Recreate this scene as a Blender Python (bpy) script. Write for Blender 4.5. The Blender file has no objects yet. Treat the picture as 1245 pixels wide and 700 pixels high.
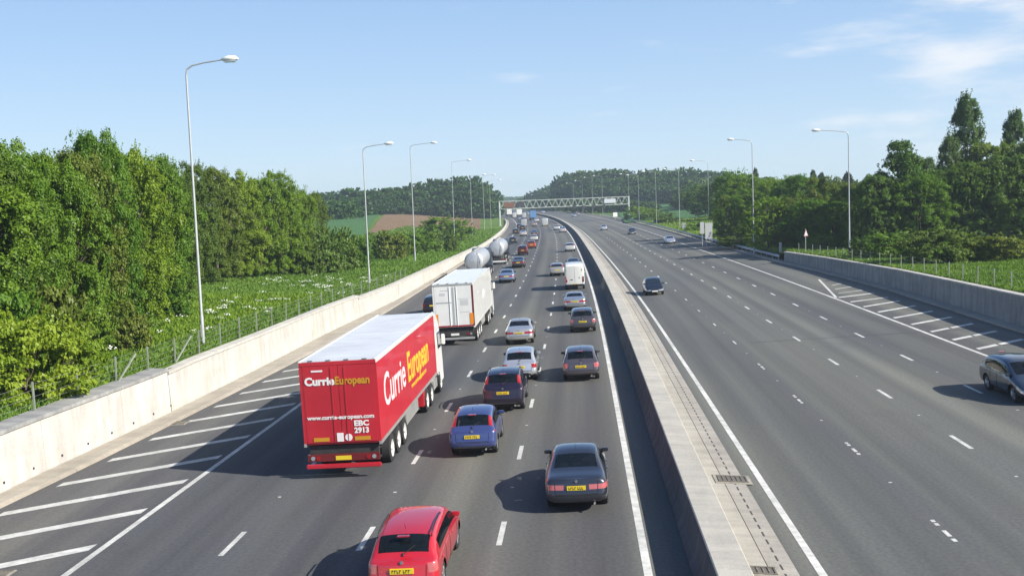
import bpy, bmesh, math, random
import numpy as np
from mathutils import Vector, Matrix
random.seed(7)
R = math.radians
scn = bpy.context.scene
COL = scn.collection

# ------------------------------------------------------------------ road alignment (s along, u across)
CAM_H = 8.5653
KN = np.array([-200, 0, 40, 80, 120, 170, 230, 300, 400, 550, 800, 1200., 3200.])
KV = np.array([0, 3.41137, -0.43702, -2.77075, -1.51951, -0.68329, -1.66681, -2.41269, -3.0, -4.5, -5.0, -4.0, 0]) * 1e-4
ZN = np.array([0, 60, 120, 200, 300, 450, 700, 1200.])
ZV = np.array([0, -0.3705, -0.60076, -0.90907, -0.97295, -0.83409, -0.68457, -0.53263])
S0 = -200
SS = np.arange(0, 3200.0, 1.0)
_k = np.interp(SS, KN, KV)
_th = R(3.44821) + np.concatenate([[0], np.cumsum((_k[1:] + _k[:-1]) / 2)])
_x = 1.39153 + np.concatenate([[0], np.cumsum(np.sin((_th[1:] + _th[:-1]) / 2))])
_y = np.concatenate([[0], np.cumsum(np.cos((_th[1:] + _th[:-1]) / 2))])
CL, CR, ZR, GAP, WL, WR = 0.02245, 0.02967, -0.26618, 4.0558, 3.63383, 3.66798
def cv(s):
    s = np.asarray(s, float); t = np.clip(s, 0, 3199); ex = s - t
    X = np.interp(t, SS, _x); Y = np.interp(t, SS, _y); T = np.interp(t, SS, _th)
    return X + ex * np.sin(T), Y + ex * np.cos(T), T
def zroad(s, u):
    zp = np.interp(s, ZN, ZV); u = np.asarray(u, float)
    uu = np.clip(u, -20.5, 24.5)
    return zp + np.where(uu <= 0, CL * uu, np.where(uu < GAP, ZR * uu / GAP, ZR + CR * (uu - GAP)))
def sm(a, b, x):
    t = np.clip((np.asarray(x, float) - a) / (b - a), 0, 1); return t * t * (3 - 2 * t)
def hwl(s):   # top of the left retaining wall over the road edge
    return np.interp(s, [-60, 46, 47, 84, 88, 116, 160, 200, 240, 300, 420], [2.15, 2.15, 1.95, 1.95, 1.75, 1.75, 1.4, 1.05, .8, .75, .7])
def hwr(s):
    return np.interp(s, [-60, 60, 87, 127], [2.1, 1.95, 1.7, 1.25])
def noise2(x, y):
    return (np.sin(x * .13 + 1.3 * np.sin(y * .071)) + np.sin(y * .17 + 2.1 * np.sin(x * .053 + 1)) + .5 * np.sin(x * .41 + y * .37)) / 2.5
def hterr(s, u):
    """absolute ground height beside the road"""
    s = np.asarray(s, float); u = np.asarray(u, float)
    X, Y, T = cv(s)
    px, py = X + u * np.cos(T), Y - u * np.sin(T)
    # left
    eL = zroad(s, -20.5) + np.interp(s, [-60, 60, 84, 104, 120, 160, 220, 300, 420], [2.05, 2.0, 1.75, 1.4, 1.25, .8, .5, .3, .15])
    d = np.maximum(-u - 21.0, 0)
    far = 2.75 + .25 * noise2(px * .3, py * .3)
    hl = eL + (far - eL) * sm(2, 55, d) + .12 * noise2(px * 3, py * 3) * sm(0.5, 4, d)
    eR = zroad(s, 24.5) + np.interp(s, [-60, 60, 87, 127, 135, 160, 250, 400], [1.95, 1.8, 1.5, 1.05, .75, .5, .15, .05])
    d2 = np.maximum(u - 24.5, 0)
    far2 = 2.4 + .3 * noise2(px * .3 + 9, py * .3)
    hr = eR + (far2 - eR) * sm(2, 60, d2) + .12 * noise2(px * 3 + 5, py * 3) * sm(.5, 4, d2)
    return np.where(u < 0, hl, hr)
def W(s, u, z=None, h=0.0):
    X, Y, T = cv(s)
    if z is None: z = zroad(s, u)
    return (float(X + u * math.cos(T)), float(Y - u * math.sin(T)), float(z) + h)
_S4 = np.arange(-60, 1500, 4.0); _X4, _Y4, _T4 = cv(_S4)
def su(X, Y):
    i = int(np.argmin((_X4 - X) ** 2 + (_Y4 - Y) ** 2)); T = _T4[i]; dx, dy = X - _X4[i], Y - _Y4[i]
    return float(_S4[i] + dx * math.sin(T) + dy * math.cos(T)), float(dx * math.cos(T) - dy * math.sin(T))
def gz(X, Y):
    s, u = su(X, Y); return float(hterr(s, u))

# ------------------------------------------------------------------ materials
MATS = {}
def mat(name, col, rough=.6, metal=0, coat=0, var=0.0, scale=3.0, bump=0.0, emis=None, spec=.5, coords='Object'):
    if name in MATS: return MATS[name]
    m = bpy.data.materials.new(name); m.use_nodes = True; nt = m.node_tree
    b = nt.nodes['Principled BSDF']
    b.inputs['Base Color'].default_value = (*col, 1); b.inputs['Roughness'].default_value = rough
    b.inputs['Metallic'].default_value = metal; b.inputs['Coat Weight'].default_value = coat
    b.inputs['Coat Roughness'].default_value = .04
    b.inputs['Specular IOR Level'].default_value = spec
    tc = nt.nodes.new('ShaderNodeTexCoord'); nz = nt.nodes.new('ShaderNodeTexNoise')
    nz.inputs['Scale'].default_value = scale; nz.inputs['Detail'].default_value = 6
    nt.links.new(tc.outputs[coords], nz.inputs['Vector'])
    if var > 0:
        cr = nt.nodes.new('ShaderNodeValToRGB')
        cr.color_ramp.elements[0].position = .3; cr.color_ramp.elements[1].position = .7
        cr.color_ramp.elements[0].color = (*[max(0, c * (1 - var)) for c in col], 1)
        cr.color_ramp.elements[1].color = (*[min(1, c * (1 + var)) for c in col], 1)
        nt.links.new(nz.outputs['Fac'], cr.inputs['Fac']); nt.links.new(cr.outputs['Color'], b.inputs['Base Color'])
    if bump > 0:
        bp = nt.nodes.new('ShaderNodeBump'); bp.inputs['Strength'].default_value = bump; bp.inputs['Distance'].default_value = .05
        nt.links.new(nz.outputs['Fac'], bp.inputs['Height']); nt.links.new(bp.outputs['Normal'], b.inputs['Normal'])
    MATS[name] = m; return m

def N(nt, typ, **kw):
    n = nt.nodes.new(typ)
    for k, v in kw.items(): setattr(n, k, v)
    return n
def mixrgb(nt, a, b, fac, mode='MIX'):
    n = nt.nodes.new('ShaderNodeMix'); n.data_type = 'RGBA'; n.blend_type = mode
    for i, v in ((6, a), (7, b), (0, fac)):
        if hasattr(v, 'is_linked') or hasattr(v, 'links'): nt.links.new(v, n.inputs[i])
        elif i == 0: n.inputs[0].default_value = v
        else: n.inputs[i].default_value = (*v, 1)
    return n.outputs[2]
def noise_uv(nt, sx, sy, scale, detail=5, rough=.55, off=0):
    uv = N(nt, 'ShaderNodeUVMap'); mp = N(nt, 'ShaderNodeMapping'); mp.inputs['Scale'].default_value = (sx, sy, 1)
    mp.inputs['Location'].default_value = (off, off * .7, 0)
    nz = N(nt, 'ShaderNodeTexNoise'); nz.inputs['Scale'].default_value = scale; nz.inputs['Detail'].default_value = detail
    nz.inputs['Roughness'].default_value = rough
    nt.links.new(uv.outputs[0], mp.inputs[0]); nt.links.new(mp.outputs[0], nz.inputs['Vector'])
    return nz.outputs['Fac']
def ramp(nt, fac, p0, p1, c0, c1):
    cr = N(nt, 'ShaderNodeValToRGB'); e = cr.color_ramp.elements
    e[0].position = p0; e[1].position = p1; e[0].color = (*c0, 1); e[1].color = (*c1, 1)
    nt.links.new(fac, cr.inputs['Fac']); return cr.outputs['Color']

def m_asphalt():
    m = bpy.data.materials.new('asphalt'); m.use_nodes = True; nt = m.node_tree; b = nt.nodes['Principled BSDF']
    a = ramp(nt, noise_uv(nt, .55, .006, 1.0, 4), .35, .68, (.080, .080, .084), (.140, .142, .130))     # long wheel-track streaks
    c = ramp(nt, noise_uv(nt, .08, .02, 1.0, 3, off=31), .35, .65, (.82, .84, .9), (1.1, 1.08, 1.0))
    d = ramp(nt, noise_uv(nt, 1, 1, 9.0, 6, .7, off=5), .3, .7, (.74, .74, .74), (1.24, 1.24, 1.24))
    e = ramp(nt, noise_uv(nt, .25, .09, 1.0, 8, .7, off=77), .60, .74, (1, 1, 1), (.80, .79, .80))       # stains
    x = mixrgb(nt, a, c, 1.0, 'MULTIPLY'); x = mixrgb(nt, x, d, 1.0, 'MULTIPLY'); x = mixrgb(nt, x, e, 1.0, 'MULTIPLY')
    uv = N(nt, 'ShaderNodeUVMap'); sx = N(nt, 'ShaderNodeSeparateXYZ'); nt.links.new(uv.outputs[0], sx.inputs[0])
    dv = N(nt, 'ShaderNodeMath', operation='DIVIDE'); nt.links.new(sx.outputs[0], dv.inputs[0]); dv.inputs[1].default_value = 45.0
    cr = N(nt, 'ShaderNodeValToRGB'); nt.links.new(dv.outputs[0], cr.inputs['Fac']); e = cr.color_ramp.elements
    e[0].position = .11; e[0].color = (1.16, 1.12, 1.06, 1); e[1].position = .56; e[1].color = (1.06, 1.08, 1.03, 1)
    for p_, c_ in ((.14, (.80, .81, .86)), (.30, (.84, .85, .87)), (.32, (.94, .94, .91)), (.47, (.98, .98, .95)), (.92, (1.04, 1.05, 1.0)), (.97, (1.14, 1.12, 1.06))):
        q = e.new(p_); q.color = (*c_, 1)      # the surfacing differs from carriageway to carriageway
    x = mixrgb(nt, x, cr.outputs['Color'], 1.0, 'MULTIPLY')
    def mth(op, a_, b_=0.0):
        q = N(nt, 'ShaderNodeMath', operation=op)
        for i_, v_ in enumerate((a_, b_)):
            if isinstance(v_, (int, float)): q.inputs[i_].default_value = v_
            else: nt.links.new(v_, q.inputs[i_])
        return q.outputs[0]
    Lc = sx.outputs[0]      # two worn wheel tracks in every lane
    wl = mth('COSINE', mth('MULTIPLY', mth('SUBTRACT', Lc, 6.0), 4 * math.pi / 3.634)); wr_ = mth('COSINE', mth('MULTIPLY', mth('SUBTRACT', Lc, 24.56), 4 * math.pi / 3.668))
    onl = mth('MULTIPLY', mth('GREATER_THAN', Lc, 6.0), mth('LESS_THAN', Lc, 20.5)); onr = mth('MULTIPLY', mth('GREATER_THAN', Lc, 24.56), mth('LESS_THAN', Lc, 39.2))
    tk = mth('ADD', mth('MULTIPLY', wl, onl), mth('MULTIPLY', wr_, onr))
    amp = mth('MULTIPLY', noise_uv(nt, .4, .012, 1.0, 3, off=55), .17); tk = mth('ADD', mth('MULTIPLY', tk, amp), 1.0)
    vm = N(nt, 'ShaderNodeCombineXYZ'); [nt.links.new(tk, vm.inputs[q]) for q in range(3)]
    x = mixrgb(nt, x, vm.outputs[0], 1.0, 'MULTIPLY')
    nt.links.new(x, b.inputs['Base Color']); b.inputs['Roughness'].default_value = .82; b.inputs['Specular IOR Level'].default_value = .35
    bp = N(nt, 'ShaderNodeBump'); bp.inputs['Strength'].default_value = .35; bp.inputs['Distance'].default_value = .01
    nt.links.new(noise_uv(nt, 1, 1, 40, 3), bp.inputs['Height']); nt.links.new(bp.outputs[0], b.inputs['Normal'])
    return m
def m_paint():
    m = bpy.data.materials.new('road_paint'); m.use_nodes = True; nt = m.node_tree; b = nt.nodes['Principled BSDF']
    a = ramp(nt, noise_uv(nt, 1, 1, 2.5, 8, .75), .33, .6, (.40, .40, .375), (.66, .66, .62))
    w = ramp(nt, noise_uv(nt, 1, 1, 9, 8, .8, off=4), .60, .68, (1, 1, 1), (.28, .28, .28)); a = mixrgb(nt, a, w, .8, 'MULTIPLY')
    w = ramp(nt, noise_uv(nt, 1, 1, .35, 3, .6, off=9), .35, .65, (.80, .80, .79), (1.06, 1.06, 1.05)); a = mixrgb(nt, a, w, 1, 'MULTIPLY')
    nt.links.new(a, b.inputs['Base Color']); b.inputs['Roughness'].default_value = .7
    return m
def m_concrete(name, base, dark, streak=.4, joint=True, slots=False):
    m = bpy.data.materials.new(name); m.use_nodes = True; nt = m.node_tree; b = nt.nodes['Principled BSDF']
    a = ramp(nt, noise_uv(nt, .5, .12, 1.0, 7, .7), .35, .65, dark, base)
    st = ramp(nt, noise_uv(nt, .35, 1.6, 1.0, 6, .65, off=13), .38, .62, (1 - streak, 1 - streak, 1 - streak * .9), (1.05, 1.05, 1.05))
    f = ramp(nt, noise_uv(nt, 1, 1, 12, 5, .7, off=3), .3, .7, (.88, .88, .88), (1.08, 1.08, 1.08))
    x = mixrgb(nt, a, st, 1, 'MULTIPLY'); x = mixrgb(nt, x, f, 1, 'MULTIPLY')
    # casting joints every 6 m
    uv = N(nt, 'ShaderNodeUVMap'); sp = N(nt, 'ShaderNodeSeparateXYZ'); nt.links.new(uv.outputs[0], sp.inputs[0])
    md = N(nt, 'ShaderNodeMath', operation='PINGPONG'); md.inputs[1].default_value = 3.0; nt.links.new(sp.outputs[1], md.inputs[0])
    lt = N(nt, 'ShaderNodeMath', operation='LESS_THAN'); lt.inputs[1].default_value = .03; nt.links.new(md.outputs[0], lt.inputs[0])
    if joint: x = mixrgb(nt, x, tuple(c * .8 for c in dark), lt.outputs[0])
    if slots:   # the row of drain slots along the channel blocks
        def mm(op, a, b):
            q = N(nt, 'ShaderNodeMath', operation=op)
            for i, v in enumerate((a, b)):
                if isinstance(v, (int, float)): q.inputs[i].default_value = v
                else: nt.links.new(v, q.inputs[i])
            return q.outputs[0]
        f1 = mm('LESS_THAN', mm('ABSOLUTE', mm('SUBTRACT', sp.outputs[0], .36), 0), .027)
        f2 = mm('LESS_THAN', mm('FRACT', mm('DIVIDE', sp.outputs[1], .62), 0), .6)
        x = mixrgb(nt, x, (.06, .055, .05), mm('MULTIPLY', f1, f2))
    nt.links.new(x, b.inputs['Base Color']); b.inputs['Roughness'].default_value = .85; b.inputs['Specular IOR Level'].default_value = .3
    bp = N(nt, 'ShaderNodeBump'); bp.inputs['Strength'].default_value = .3; bp.inputs['Distance'].default_value = .02
    nt.links.new(noise_uv(nt, 1, 1, 8, 6), bp.inputs['Height']); nt.links.new(bp.outputs[0], b.inputs['Normal'])
    return m
def m_ground(name, cols, sc=.05):
    m = bpy.data.materials.new(name); m.use_nodes = True; nt = m.node_tree; b = nt.nodes['Principled BSDF']
    g = N(nt, 'ShaderNodeNewGeometry')
    def nz(scale, det=6):
        n = N(nt, 'ShaderNodeTexNoise'); n.inputs['Scale'].default_value = scale; n.inputs['Detail'].default_value = det
        n.inputs['Roughness'].default_value = .65; nt.links.new(g.outputs['Position'], n.inputs['Vector']); return n.outputs['Fac']
    a = ramp(nt, nz(sc), .35, .65, cols[0], cols[1]); c = ramp(nt, nz(sc * 12, 8), .38, .66, cols[2], cols[3])
    x = mixrgb(nt, a, c, .55); d = ramp(nt, nz(4.0, 6), .3, .7, (.7, .7, .7), (1.25, 1.25, 1.2))
    x = mixrgb(nt, x, d, 1, 'MULTIPLY')
    nt.links.new(x, b.inputs['Base Color']); b.inputs['Roughness'].default_value = .95; b.inputs['Specular IOR Level'].default_value = .1
    bp = N(nt, 'ShaderNodeBump'); bp.inputs['Strength'].default_value = 1; bp.inputs['Distance'].default_value = .25
    nt.links.new(nz(2.5, 8), bp.inputs['Height']); nt.links.new(bp.outputs[0], b.inputs['Normal'])
    return m
def m_leaf(name, c0, c1, c2, sc=.6, trans=.35):
    m = bpy.data.materials.new(name); m.use_nodes = True; nt = m.node_tree
    for n in list(nt.nodes):
        if n.type == 'BSDF_PRINCIPLED': nt.nodes.remove(n)
    out = [n for n in nt.nodes if n.type == 'OUTPUT_MATERIAL'][0]
    g = N(nt, 'ShaderNodeNewGeometry'); n = N(nt, 'ShaderNodeTexNoise'); n.inputs['Scale'].default_value = sc; n.inputs['Detail'].default_value = 5
    nt.links.new(g.outputs['Position'], n.inputs['Vector'])
    a = ramp(nt, n.outputs['Fac'], .35, .65, c0, c1)
    a = mixrgb(nt, a, c2, g.outputs['Random Per Island'])
    oi = N(nt, 'ShaderNodeObjectInfo'); o = ramp(nt, oi.outputs['Random'], 0, 1, (.75, .86, .8), (1.28, 1.12, 1.1))
    a = mixrgb(nt, a, o, 1, 'MULTIPLY')
    d = N(nt, 'ShaderNodeBsdfDiffuse'); t = N(nt, 'ShaderNodeBsdfTranslucent'); gl = N(nt, 'ShaderNodeBsdfGlossy'); gl.inputs['Roughness'].default_value = .45
    gl.inputs['Color'].default_value = (.5, .5, .5, 1)
    nt.links.new(a, d.inputs['Color']); a2 = mixrgb(nt, a, (1.25, 1.3, .55), 1, 'MULTIPLY'); nt.links.new(a2, t.inputs['Color'])
    mx = N(nt, 'ShaderNodeMixShader'); mx.inputs[0].default_value = trans; nt.links.new(d.outputs[0], mx.inputs[1]); nt.links.new(t.outputs[0], mx.inputs[2])
    m2 = N(nt, 'ShaderNodeMixShader'); m2.inputs[0].default_value = .025; nt.links.new(mx.outputs[0], m2.inputs[1]); nt.links.new(gl.outputs[0], m2.inputs[2])
    nt.links.new(m2.outputs[0], out.inputs['Surface']); return m

M_ASPH, M_LINE = m_asphalt(), m_paint()
M_WALLN = m_concrete('stained_wall_concrete', (.56, .53, .475), (.45, .43, .39), .20)
M_WALL = m_concrete('pale_wall_concrete', (.53, .51, .455), (.43, .415, .37), .18)
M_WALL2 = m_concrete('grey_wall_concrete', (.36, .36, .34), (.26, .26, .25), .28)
M_KERB = m_concrete('kerb_concrete', (.42, .38, .31), (.30, .27, .22), .12)
M_BARR = m_concrete('barrier_concrete', (.45, .43, .375), (.36, .345, .30), .15, joint=False)
M_BARF = m_concrete('shade_toned_concrete', (.15, .15, .145), (.085, .085, .085), .3, joint=False)  # barrier concrete darkened: shade of its left face put into the colour
M_MED = m_concrete('median_concrete', (.41, .39, .335), (.31, .29, .245), .15, joint=False)
M_CHAN = m_concrete('channel_concrete', (.37, .35, .305), (.28, .26, .225), .15, joint=False, slots=True)
M_GRASS = m_ground('grass', ((.075, .155, .022), (.12, .21, .032), (.07, .135, .022), (.16, .22, .05)), .06)
M_FIELD = m_ground('crop', ((.05, .125, .05), (.075, .16, .06), (.055, .13, .045), (.08, .165, .06)), .03)
M_SOIL = m_ground('ploughed_soil', ((.17, .115, .07), (.22, .15, .09), (.16, .11, .07), (.24, .165, .10)), .03)
LEAF = {
 'maple': m_leaf('leaf_fresh', (.060, .140, .014), (.175, .290, .034), (.12, .22, .022), trans=.36),
 'spring': m_leaf('leaf_spring', (.095, .180, .016), (.22, .33, .034), (.16, .25, .024), trans=.36),
 'moss': m_leaf('leaf_moss', (.070, .130, .020), (.155, .225, .034), (.125, .18, .030), trans=.36),
 'dark': m_leaf('leaf_dark', (.060, .130, .022), (.150, .235, .040), (.11, .19, .034)),
 'lime': m_leaf('leaf_lime', (.14, .23, .016), (.26, .35, .034), (.18, .28, .024)),
 'olive': m_leaf('leaf_olive', (.090, .140, .022), (.160, .215, .036), (.135, .185, .034)),
 'poplar': m_leaf('leaf_poplar', (.080, .145, .050), (.155, .235, .085), (.12, .19, .07)),
 'wood': m_leaf('leaf_wood', (.036, .088, .022), (.100, .175, .038), (.065, .13, .032), .12, .25),
 'conifer': m_leaf('leaf_conifer', (.018, .042, .016), (.035, .068, .024), (.028, .055, .02), .6, .15),
 'herb': m_leaf('leaf_herb', (.11, .20, .032), (.18, .28, .046), (.14, .24, .036), .12),
}
M_BARK = mat('bark', (.11, .085, .06), .9, var=.35, scale=6, bump=.6)
M_STEEL = mat('galvanised_steel', (.42, .44, .44), .5, .35, var=.12, scale=1.5)
M_LAMP = mat('lamp_housing', (.78, .79, .78), .35, .1, var=.05)
M_GANT = mat('gantry_steel', (.38, .42, .38), .6, .1, var=.15, scale=.5)
M_POST = mat('fence_post', (.21, .235, .19), .8, var=.2, scale=3)
M_WIRE = mat('fence_wire', (.30, .31, .30), .5, .5)
M_RUB = mat('tyre_rubber', (.018, .018, .019), .85, var=.2, scale=8)
M_RIM = mat('alloy_rim', (.55, .56, .57), .3, .9)
M_STEELRIM = mat('pale_wheel_disc', (.62, .62, .60), .45, .3, var=.15, scale=6)
M_BLK = mat('black_plastic', (.02, .02, .022), .55)
M_UNDER = mat('underbody', (.012, .012, .012), .95)
M_GLASS = mat('tinted_glass', (.012, .017, .02), .04, 0, .6, spec=.7)
def m_carglass():
    m = bpy.data.materials.new('car_glass'); m.use_nodes = True; nt = m.node_tree; b = nt.nodes['Principled BSDF']; out = [n for n in nt.nodes if n.type == 'OUTPUT_MATERIAL'][0]
    b.inputs['Base Color'].default_value = (.012, .017, .02, 1); b.inputs['Roughness'].default_value = .04; b.inputs['Coat Weight'].default_value = .6
    t = N(nt, 'ShaderNodeBsdfTransparent'); t.inputs['Color'].default_value = (.50, .56, .54, 1)
    mx = N(nt, 'ShaderNodeMixShader'); mx.inputs[0].default_value = .45; nt.links.new(t.outputs[0], mx.inputs[1]); nt.links.new(b.outputs[0], mx.inputs[2]); nt.links.new(mx.outputs[0], out.inputs['Surface'])
    return m
M_CGLASS = m_carglass()
M_SEAT = mat('seat_cloth', (.045, .045, .05), .9, var=.2, scale=10)
M_SEAM = mat('panel_gap', (.008, .008, .008), .9)
M_TAIL = mat('red_lens', (.30, .008, .010), .12, 0, 1.0)
M_TAILC = mat('clear_pink_lens', (.42, .10, .10), .12, 0, 1.0)
M_HEAD = mat('clear_lens', (.55, .57, .6), .08, .6, 1.0)
M_AMB = mat('amber_lens', (.75, .25, .02), .2, 0, .8)
M_YPL = mat('yellow_plate', (.68, .50, .02), .5)
M_WPL = mat('white_plate', (.72, .72, .68), .5)
M_DRED = mat('dark_red_paint', (.16, .012, .014), .3, .2, 1)
M_TRED = mat('trailer_red', (.43, .014, .026), .42, 0, .25, var=.10, scale=.8)
M_TROOF = mat('trailer_roof', (.60, .62, .64), .45, .1, var=.10, scale=.6)
M_WHITE = mat('white_vehicle_paint', (.72, .72, .69), .3, 0, .6, var=.06, scale=1.2)
M_LETW = mat('white_lettering', (.74, .70, .68), .5)
M_LETS = mat('faded_white_lettering', (.60, .50, .50), .6)
M_LETY = mat('yellow_lettering', (.74, .42, .02), .5)
M_OCH = mat('ochre_lettering', (.50, .24, .015), .5)
M_CHAS = mat('chassis_black', (.03, .028, .028), .7, var=.3, scale=3)
M_TANK = mat('polished_tank', (.50, .52, .54), .44, .55, var=.06, scale=1)
M_ALU = mat('dull_aluminium', (.50, .50, .48), .4, .6, var=.15, scale=2)
M_SIGNL = mat('pale_grey_sign', (.42, .45, .48), .6)
M_SIGNG = mat('sign_back_grey', (.34, .36, .37), .6)
M_SLOT = mat('drain_slot', (.03, .028, .025), .9)
M_SLOT2 = mat('silted_sump', (.11, .10, .085), .9)
M_GRATE = mat('iron_grate', (.17, .155, .13), .7, .3, var=.3, scale=12)
M_BRSIGN = mat('brown_panel', (.13, .055, .028), .6, var=.25, scale=.4)
M_DKSIGN = mat('dark_panel', (.03, .03, .035), .5)
M_STAIN = mat('concrete_cover', (.27, .25, .21), .9, var=.25, scale=3)

# ------------------------------------------------------------------ object helpers
def mesh_np(name, V, F, mats, mi=None, uv=None, smooth=False):
    me = bpy.data.meshes.new(name); V = np.asarray(V, np.float32); F = np.asarray(F, np.int32)
    me.vertices.add(len(V)); me.vertices.foreach_set('co', V.ravel())
    k = F.shape[1]; me.loops.add(F.size); me.loops.foreach_set('vertex_index', F.ravel())
    me.polygons.add(len(F)); me.polygons.foreach_set('loop_start', np.arange(0, F.size, k, dtype=np.int32))
    me.update(calc_edges=True)
    for m in (mats if isinstance(mats, (list, tuple)) else [mats]): me.materials.append(m)
    if mi is not None: me.polygons.foreach_set('material_index', np.asarray(mi, np.int32))
    if uv is not None:
        l = me.uv_layers.new(name='UVMap'); l.data.foreach_set('uv', np.asarray(uv, np.float32)[F.ravel()].ravel())
    me.polygons.foreach_set('use_smooth', np.full(len(F), smooth)); me.validate(); me.update(); return me
def link(name, me, parent=None, loc=None, rot=None):
    o = bpy.data.objects.new(name, me); COL.objects.link(o)
    if parent is not None: o.parent = parent
    if loc is not None: o.location = loc
    if rot is not None: o.rotation_euler = rot
    return o
def tag(o, label=None, cat=None, group=None, kind=None):
    if label: o['label'] = label
    if cat: o['category'] = cat
    if group: o['group'] = group
    if kind: o['kind'] = kind
    return o
def empty(name, loc, label, cat, rz=0, group=None, rx=0, ry=0):
    o = bpy.data.objects.new(name, None); COL.objects.link(o); o.location = loc; o.rotation_euler = (rx, ry, rz)
    o.empty_display_size = .3
    return tag(o, label, cat, group)
class MB:
    def __init__(s): s.v = []; s.f = []; s.m = []
    def quad(s, a, b, c, d, mi=0):
        n = len(s.v); s.v += [a, b, c, d]; s.f.append((n, n + 1, n + 2, n + 3)); s.m.append(mi)
    def box(s, x0, x1, y0, y1, z0, z1, mi=0):
        n = len(s.v); s.v += [(x, y, z) for z in (z0, z1) for y in (y0, y1) for x in (x0, x1)]
        for f in ((0, 2, 3, 1), (4, 5, 7, 6), (0, 1, 5, 4), (2, 6, 7, 3), (0, 4, 6, 2), (1, 3, 7, 5)):
            s.f.append(tuple(n + i for i in f)); s.m.append(mi)
    def bar(s, a, b, r, mi=0, n=6, r2=None):
        a, b = Vector(a), Vector(b); d = (b - a).normalized(); r2 = r if r2 is None else r2
        t = Vector((0, 0, 1)) if abs(d.z) < .9 else Vector((1, 0, 0)); p = d.cross(t).normalized(); q = d.cross(p)
        k = len(s.v)
        for c, rr in ((a, r), (b, r2)):
            for i in range(n):
                w = 2 * math.pi * (i + .5) / n; s.v.append(tuple(c + (p * math.cos(w) + q * math.sin(w)) * rr))
        for i in range(n):
            j = (i + 1) % n; s.f.append((k + i, k + n + i, k + n + j, k + j)); s.m.append(mi)
        s.f.append(tuple(k + i for i in range(n))); s.m.append(mi)
        s.f.append(tuple(k + n + i for i in reversed(range(n)))); s.m.append(mi)
    def tube(s, pts, rs, n=8, mi=0):
        pts = [Vector(p) for p in pts]; k = len(s.v)
        for i, c in enumerate(pts):
            d = (pts[min(i + 1, len(pts) - 1)] - pts[max(i - 1, 0)]).normalized()
            t = Vector((0, 1, 0)) if abs(d.y) < .9 else Vector((1, 0, 0)); p = d.cross(t).normalized(); q = d.cross(p)
            for j in range(n):
                w = 2 * math.pi * j / n; s.v.append(tuple(c + (p * math.cos(w) + q * math.sin(w)) * rs[i]))
        for i in range(len(pts) - 1):
            for j in range(n):
                a = k + i * n + j; b = k + i * n + (j + 1) % n; s.f.append((a, a + n, b + n, b)); s.m.append(mi)
        s.f.append(tuple(k + j for j in range(n))); s.m.append(mi)
        s.f.append(tuple(k + (len(pts) - 1) * n + j for j in reversed(range(n)))); s.m.append(mi)
    def lathe_x(s, prof, cy, cz, n=24, mi=0, ms=None):
        """profile of (x, r) turned about an axis along x"""
        k = len(s.v)
        for x, r in prof:
            for j in range(n):
                w = 2 * math.pi * j / n; s.v.append((x, cy + r * math.cos(w), cz + r * math.sin(w)))
        for i in range(len(prof) - 1):
            for j in range(n):
                a = k + i * n + j; b = k + i * n + (j + 1) % n; s.f.append((a, b, b + n, a + n)); s.m.append(ms[i] if ms else mi)
    def build(s, name, mats, parent=None, smooth=False, bevel=0, angle=35, loc=None):
        me = bpy.data.meshes.new(name); me.from_pydata(s.v, [], s.f)
        for m in (mats if isinstance(mats, (list, tuple)) else [mats]): me.materials.append(m)
        me.polygons.foreach_set('material_index', s.m); me.update()
        bm = bmesh.new(); bm.from_mesh(me); bmesh.ops.recalc_face_normals(bm, faces=bm.faces)
        if bevel: bmesh.ops.bevel(bm, geom=list(bm.edges), offset=bevel, segments=2, affect='EDGES', clamp_overlap=True)
        bm.to_mesh(me); bm.free()
        if smooth or bevel:
            me.polygons.foreach_set('use_smooth', [True] * len(me.polygons)); me.set_sharp_from_angle(angle=R(angle))
        return link(name, me, parent, loc)

def srange(a, b):
    out = [a]
    while out[-1] < b:
        s = out[-1]; out.append(min(b, s + (1.5 if s < 60 else 3 if s < 200 else 6 if s < 500 else 20)))
    return np.array(out)
def sweep(prof, a, b, dz=None, closed=False, caps=True):
    """profile of (u(s), h) swept along the road; h over the road surface at that u unless callable"""
    sv = srange(a, b); n = len(prof); V = []; UV = []
    acc = [0]
    for i in range(n):
        pass
    for s in sv:
        X, Y, T = cv(s); L = 0; last = None
        for (u, h) in prof:
            uu = float(u(s)) if callable(u) else u; hh = float(h(s)) if callable(h) else h
            z = float(zroad(s, uu)) + hh
            if last is not None: L += math.hypot(uu - last[0], z - last[1])
            last = (uu, z)
            V.append((float(X + uu * math.cos(T)), float(Y - uu * math.sin(T)), z)); UV.append((L, s))
    F = []
    for i in range(len(sv) - 1):
        for j in range(n - 1): F.append((i * n + j, i * n + j + 1, (i + 1) * n + j + 1, (i + 1) * n + j))
    if closed and caps and n == 4:
        F.append((0, 1, 2, 3)); k = (len(sv) - 1) * n; F.append((k + 3, k + 2, k + 1, k))
    elif closed and caps and n >= 5:
        # fan the two ends into quads
        for k, flip in ((0, False), ((len(sv) - 1) * n, True)):
            for j in range(1, n - 2, 2):
                q = (k, k + j, k + j + 1, k + min(j + 2, n - 1)); F.append(q[::-1] if flip else q)
    return V, F, UV
def strip(name, prof, a, b, m, smooth=False, closed=False, parent=None):
    V, F, UV = sweep(prof, a, b, closed=closed)
    o = link(name, mesh_np(name, V, F, m, uv=UV, smooth=smooth), parent); return o
def shift(f, d): return lambda s: float(f(s) if callable(f) else f) + d

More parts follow.
